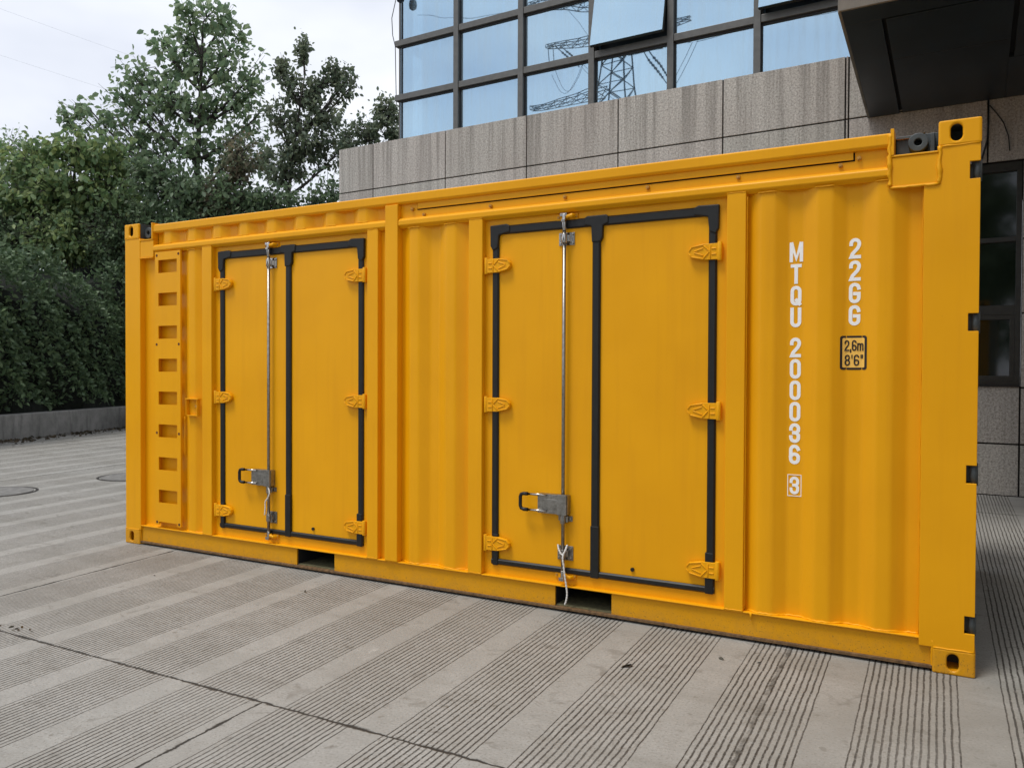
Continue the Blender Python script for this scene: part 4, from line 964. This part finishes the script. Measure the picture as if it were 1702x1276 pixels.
tree('shrub', 'grey-green shrub above the hedge beside the container corner', 'shrub', (-12.7, 9.2, 0.5), (-12.7, 9.2, 4.6), F3, 300, 15, 0.10, LB, r0=0.05, wr=0.6)
hx = [(-23.83, 13.59, 6.7, 2.0, 2.2), (-21.11, 15.08, 6.4, 2.0, 2.2), (-18.38, 16.57, 6.2, 2.0, 2.0), (-15.66, 18.05, 5.6, 2.0, 1.8), (-13.2, 19.4, 5.8, 1.6, 1.8)]
hl = ['dark tree in the back row behind the left part of the bushy tree', 'dark tree in the back row behind the right part of the bushy tree', 'dark tree in the back row behind the trunk of the tallest tree', 'dark tree in the back row between the tallest and the upright tree', 'dark tree in the back row nearest the building']
for b_, lb in zip(hx, hl):
    tree('background_tree', lb, 'tree', (b_[0], b_[1], 0.7), (b_[0]+0.2, b_[1], b_[2]), [b_, (b_[0]+0.3, b_[1], b_[2]-2.4, 1.9, 1.6), (b_[0], b_[1], 2.2, 2.2, 1.6)], 480, 14, 0.26, LB, 'row of trees behind', r0=0.15, wr=0.65)
tree('distant_tree', 'pale wispy treetop far off at the left edge', 'tree', (-37.5, 19.8, 0.9), (-37.4, 19.8, 12.4), [(-36.82, 20.16, 13.0, 1.24, 0.93), (-38.18, 19.42, 12.6, 1.24, 1.24), (-37.5, 19.8, 11.4, 1.6, 1.0)], 130, 9, 0.2, LG, r0=0.2)

FT = None  # unseen tree row added to shade the recess and darken window reflections
for k, (x, y) in enumerate(((2, -44), (8.5, -46), (14.5, -43), (21, -47), (-6, -46), (-14, -44))):
    if FT is None:
        FT = tree('added_yard_tree', 'dark bushy tree added behind the camera to darken the ground-floor window reflection and the recess', 'tree', (x, y, 0), (x, y, 13.5), [(x, y, 12.6, 3.6, 3.2), (x+1, y, 8.2, 4.4, 3.0), (x-1, y, 4.0, 4.4, 2.8)], 620, 16, 0.5, LB, 'added trees behind the camera', r0=0.22, wr=0.65)
    else:
        c_ = copy_tree(FT); c_.location = (x, y, 0); c_.rotation_euler = (0, 0, k*1.3)

# hedge: a near-black core sheet painting in the inner shade, clothed in leaves
def hedge_top(t): return 3.55+0.10*t+0.25*math.sin(t*1.3)+0.15*math.sin(t*3.1+1)
hroot = empty('hedge', tuple(hw_(3, 0.9, 0.46))); tag(hroot, 'tall dense dark green hedge growing behind the low concrete wall at the left', 'hedge')
O = hroot.location; core = MB(); nt, nzv = 72, 16; T0, T1 = -13.0, 7.0; vs = []
for i in range(nt):
    t = T0+(T1-T0)*i/(nt-1)
    for j in range(nzv):
        f = j/(nzv-1); z_ = 0.47+(hedge_top(t)-0.35-0.47)*f
        d_ = 0.55+0.22*math.sin(t*2.3+f*4)*math.cos(f*5+t)+0.9*max(0, f-0.82)**1.0*3
        vs.append(tuple(hw_(t, d_, z_)-O))
fs = [(i*nzv+j, (i+1)*nzv+j, (i+1)*nzv+j+1, i*nzv+j+1) for i in range(nt-1) for j in range(nzv-1)]
core.add(vs, fs)
k0 = len(core.v)
for i in range(nt):
    t = T0+(T1-T0)*i/(nt-1); core.v.append(tuple(hw_(t, 2.6, hedge_top(t)-0.15)-O)); core.v.append(tuple(hw_(t, 2.7, 0.47)-O))
for i in range(nt-1):
    core.f.append([i*nzv+nzv-1, (i+1)*nzv+nzv-1, k0+2*(i+1), k0+2*i]); core.sm.append(False); core.f.append([k0+2*i, k0+2*(i+1), k0+2*(i+1)+1, k0+2*i+1]); core.sm.append(False)
core.build('dark_core', simple('hedge_inner_shade', (0.010, 0.014, 0.009), 0.95, 0, 0.5, 20), hroot)
n = 48000
T = rs.uniform(T0, T1, n); dens = (T > -5); keep = dens | (rs.uniform(size=n) < 0.3); T = T[keep]; n = len(T)
Fz = rs.uniform(0.0, 1.04, n); ht_ = 3.55+0.10*T+0.25*np.sin(T*1.3)+0.15*np.sin(T*3.1+1)
Z = 0.50+(ht_-0.50)*Fz
lump = 0.20*np.sin(T*5.1+Fz*7)*np.cos(Fz*11-T*2)+0.16*np.sin(T*11+Z*9)
Dn = 0.42+0.22*np.sin(T*2.3+Fz*4)*np.cos(Fz*5+T)+lump*0.8+np.maximum(0, Fz-0.80)*2.2*rs.uniform(0.3, 1, n)+rs.exponential(0.07, n)-0.12
ok = Z > 0.62+0.25*np.sin(T*4)**2; T, Z, Dn = T[ok], Z[ok], Dn[ok]; n = len(T)
Cx = np.array([WA.x, WA.y, 0])[None]+np.outer(T, WD_[:])+np.outer(Dn, WN[:]); Cx[:, 2] = Z
Dr = -np.outer(np.ones(n), WN[:])*0.5+rs.normal(size=(n, 3))*0.6+np.array([0, 0, 0.05])
leaf_mesh('foliage', Cx-np.array(O[:])[None], Dr, 0.105, LH, hroot, 0.55)

# ================================================================ SMALL GROUND THINGS
IRON = simple('cast_iron_cover', (0.17, 0.165, 0.155), 0.75, 0.1, 0.3, 14, 0.3)
def manhole(x, y, r, label):
    m = empty('manhole_cover', (x, y, 0)); tag(m, label, 'manhole cover', 'manhole covers in the yard'); n = 48
    a = MB(); a.prism([(r*math.cos(2*math.pi*k/n), r*math.sin(2*math.pi*k/n)) for k in range(n)], 'z', 0.002, 0.008); a.build('lid', IRON, m)
    b = MB()
    for r0_, r1_ in ((r+0.02, r+0.05),):
        vs = []; 
        for k in range(n):
            c, s_ = math.cos(2*math.pi*k/n), math.sin(2*math.pi*k/n); vs += [(r0_*c, r0_*s_, 0.005), (r1_*c, r1_*s_, 0.005)]
        b.add(vs, [(2*k, 2*k+1, 2*((k+1) % n)+1, 2*((k+1) % n)) for k in range(n)])
    b.build('rim', JOINT, m)
manhole(-3.72, 1.00, 0.40, 'round manhole cover at the left edge of the yard'); manhole(-3.55, 2.72, 0.42, 'round manhole cover partly hidden by the left container post')
# leaf litter along the foot of the wall (uncountable)
n = 900; T = rs.uniform(-4, 6, n); Dn = -rs.exponential(0.16, n)-0.02; Cx = np.array([WA.x, WA.y, 0])[None]+np.outer(T, WD_[:])+np.outer(Dn, WN[:]); Cx[:, 2] = 0.01+rs.uniform(0, 0.03, n)
Dr = rs.normal(size=(n, 3))*np.array([1, 1, 0.15]); LT = mat_leaf('leaf_litter', [(0.05, 0.04, 0.025), (0.09, 0.065, 0.035), (0.035, 0.035, 0.022), (0.06, 0.045, 0.03)], 0.0)
lt = leaf_mesh('leaf_litter', Cx, Dr, 0.07, LT, None, 0.6); tag(lt, 'brown leaf litter gathered along the foot of the concrete wall', 'leaf litter', kind='stuff')
fallen = [(4.62, -0.62, .05, 'curled brown leaf lying right of the rope on the grooved band'), (2.35, -0.42, .05, 'small dark leaf lying in front of the left fork pocket'), (5.13, -0.30, .05, 'pale straw-coloured twig lying in front of the right container panel'), (1.50, -1.74, .081, 'dark clump of leaves on the expansion joint at the left edge'), (4.95, -0.32, .03, 'dark pebble-sized leaf lying under the right-hand door stile'), (1.15, -0.62, .035, 'tiny dark leaf on the smooth strip left of the left fork pocket')]
for x, y, s_, lb in fallen:
    k = 1 if s_ < 0.08 else 9
    c = np.array([[x, y, 0.006]]*k)+rs.normal(size=(k, 3))*np.array([0.05, 0.014, 0.0])*(k > 1); d = rs.normal(size=(k, 3))*np.array([1, 1, 0.12])
    o = leaf_mesh('fallen_leaf', c, d, s_ if k == 1 else 0.025, LT, None, 0.5 if 'twig' not in lb else 0.15); tag(o, lb, 'leaf', 'debris on the concrete')
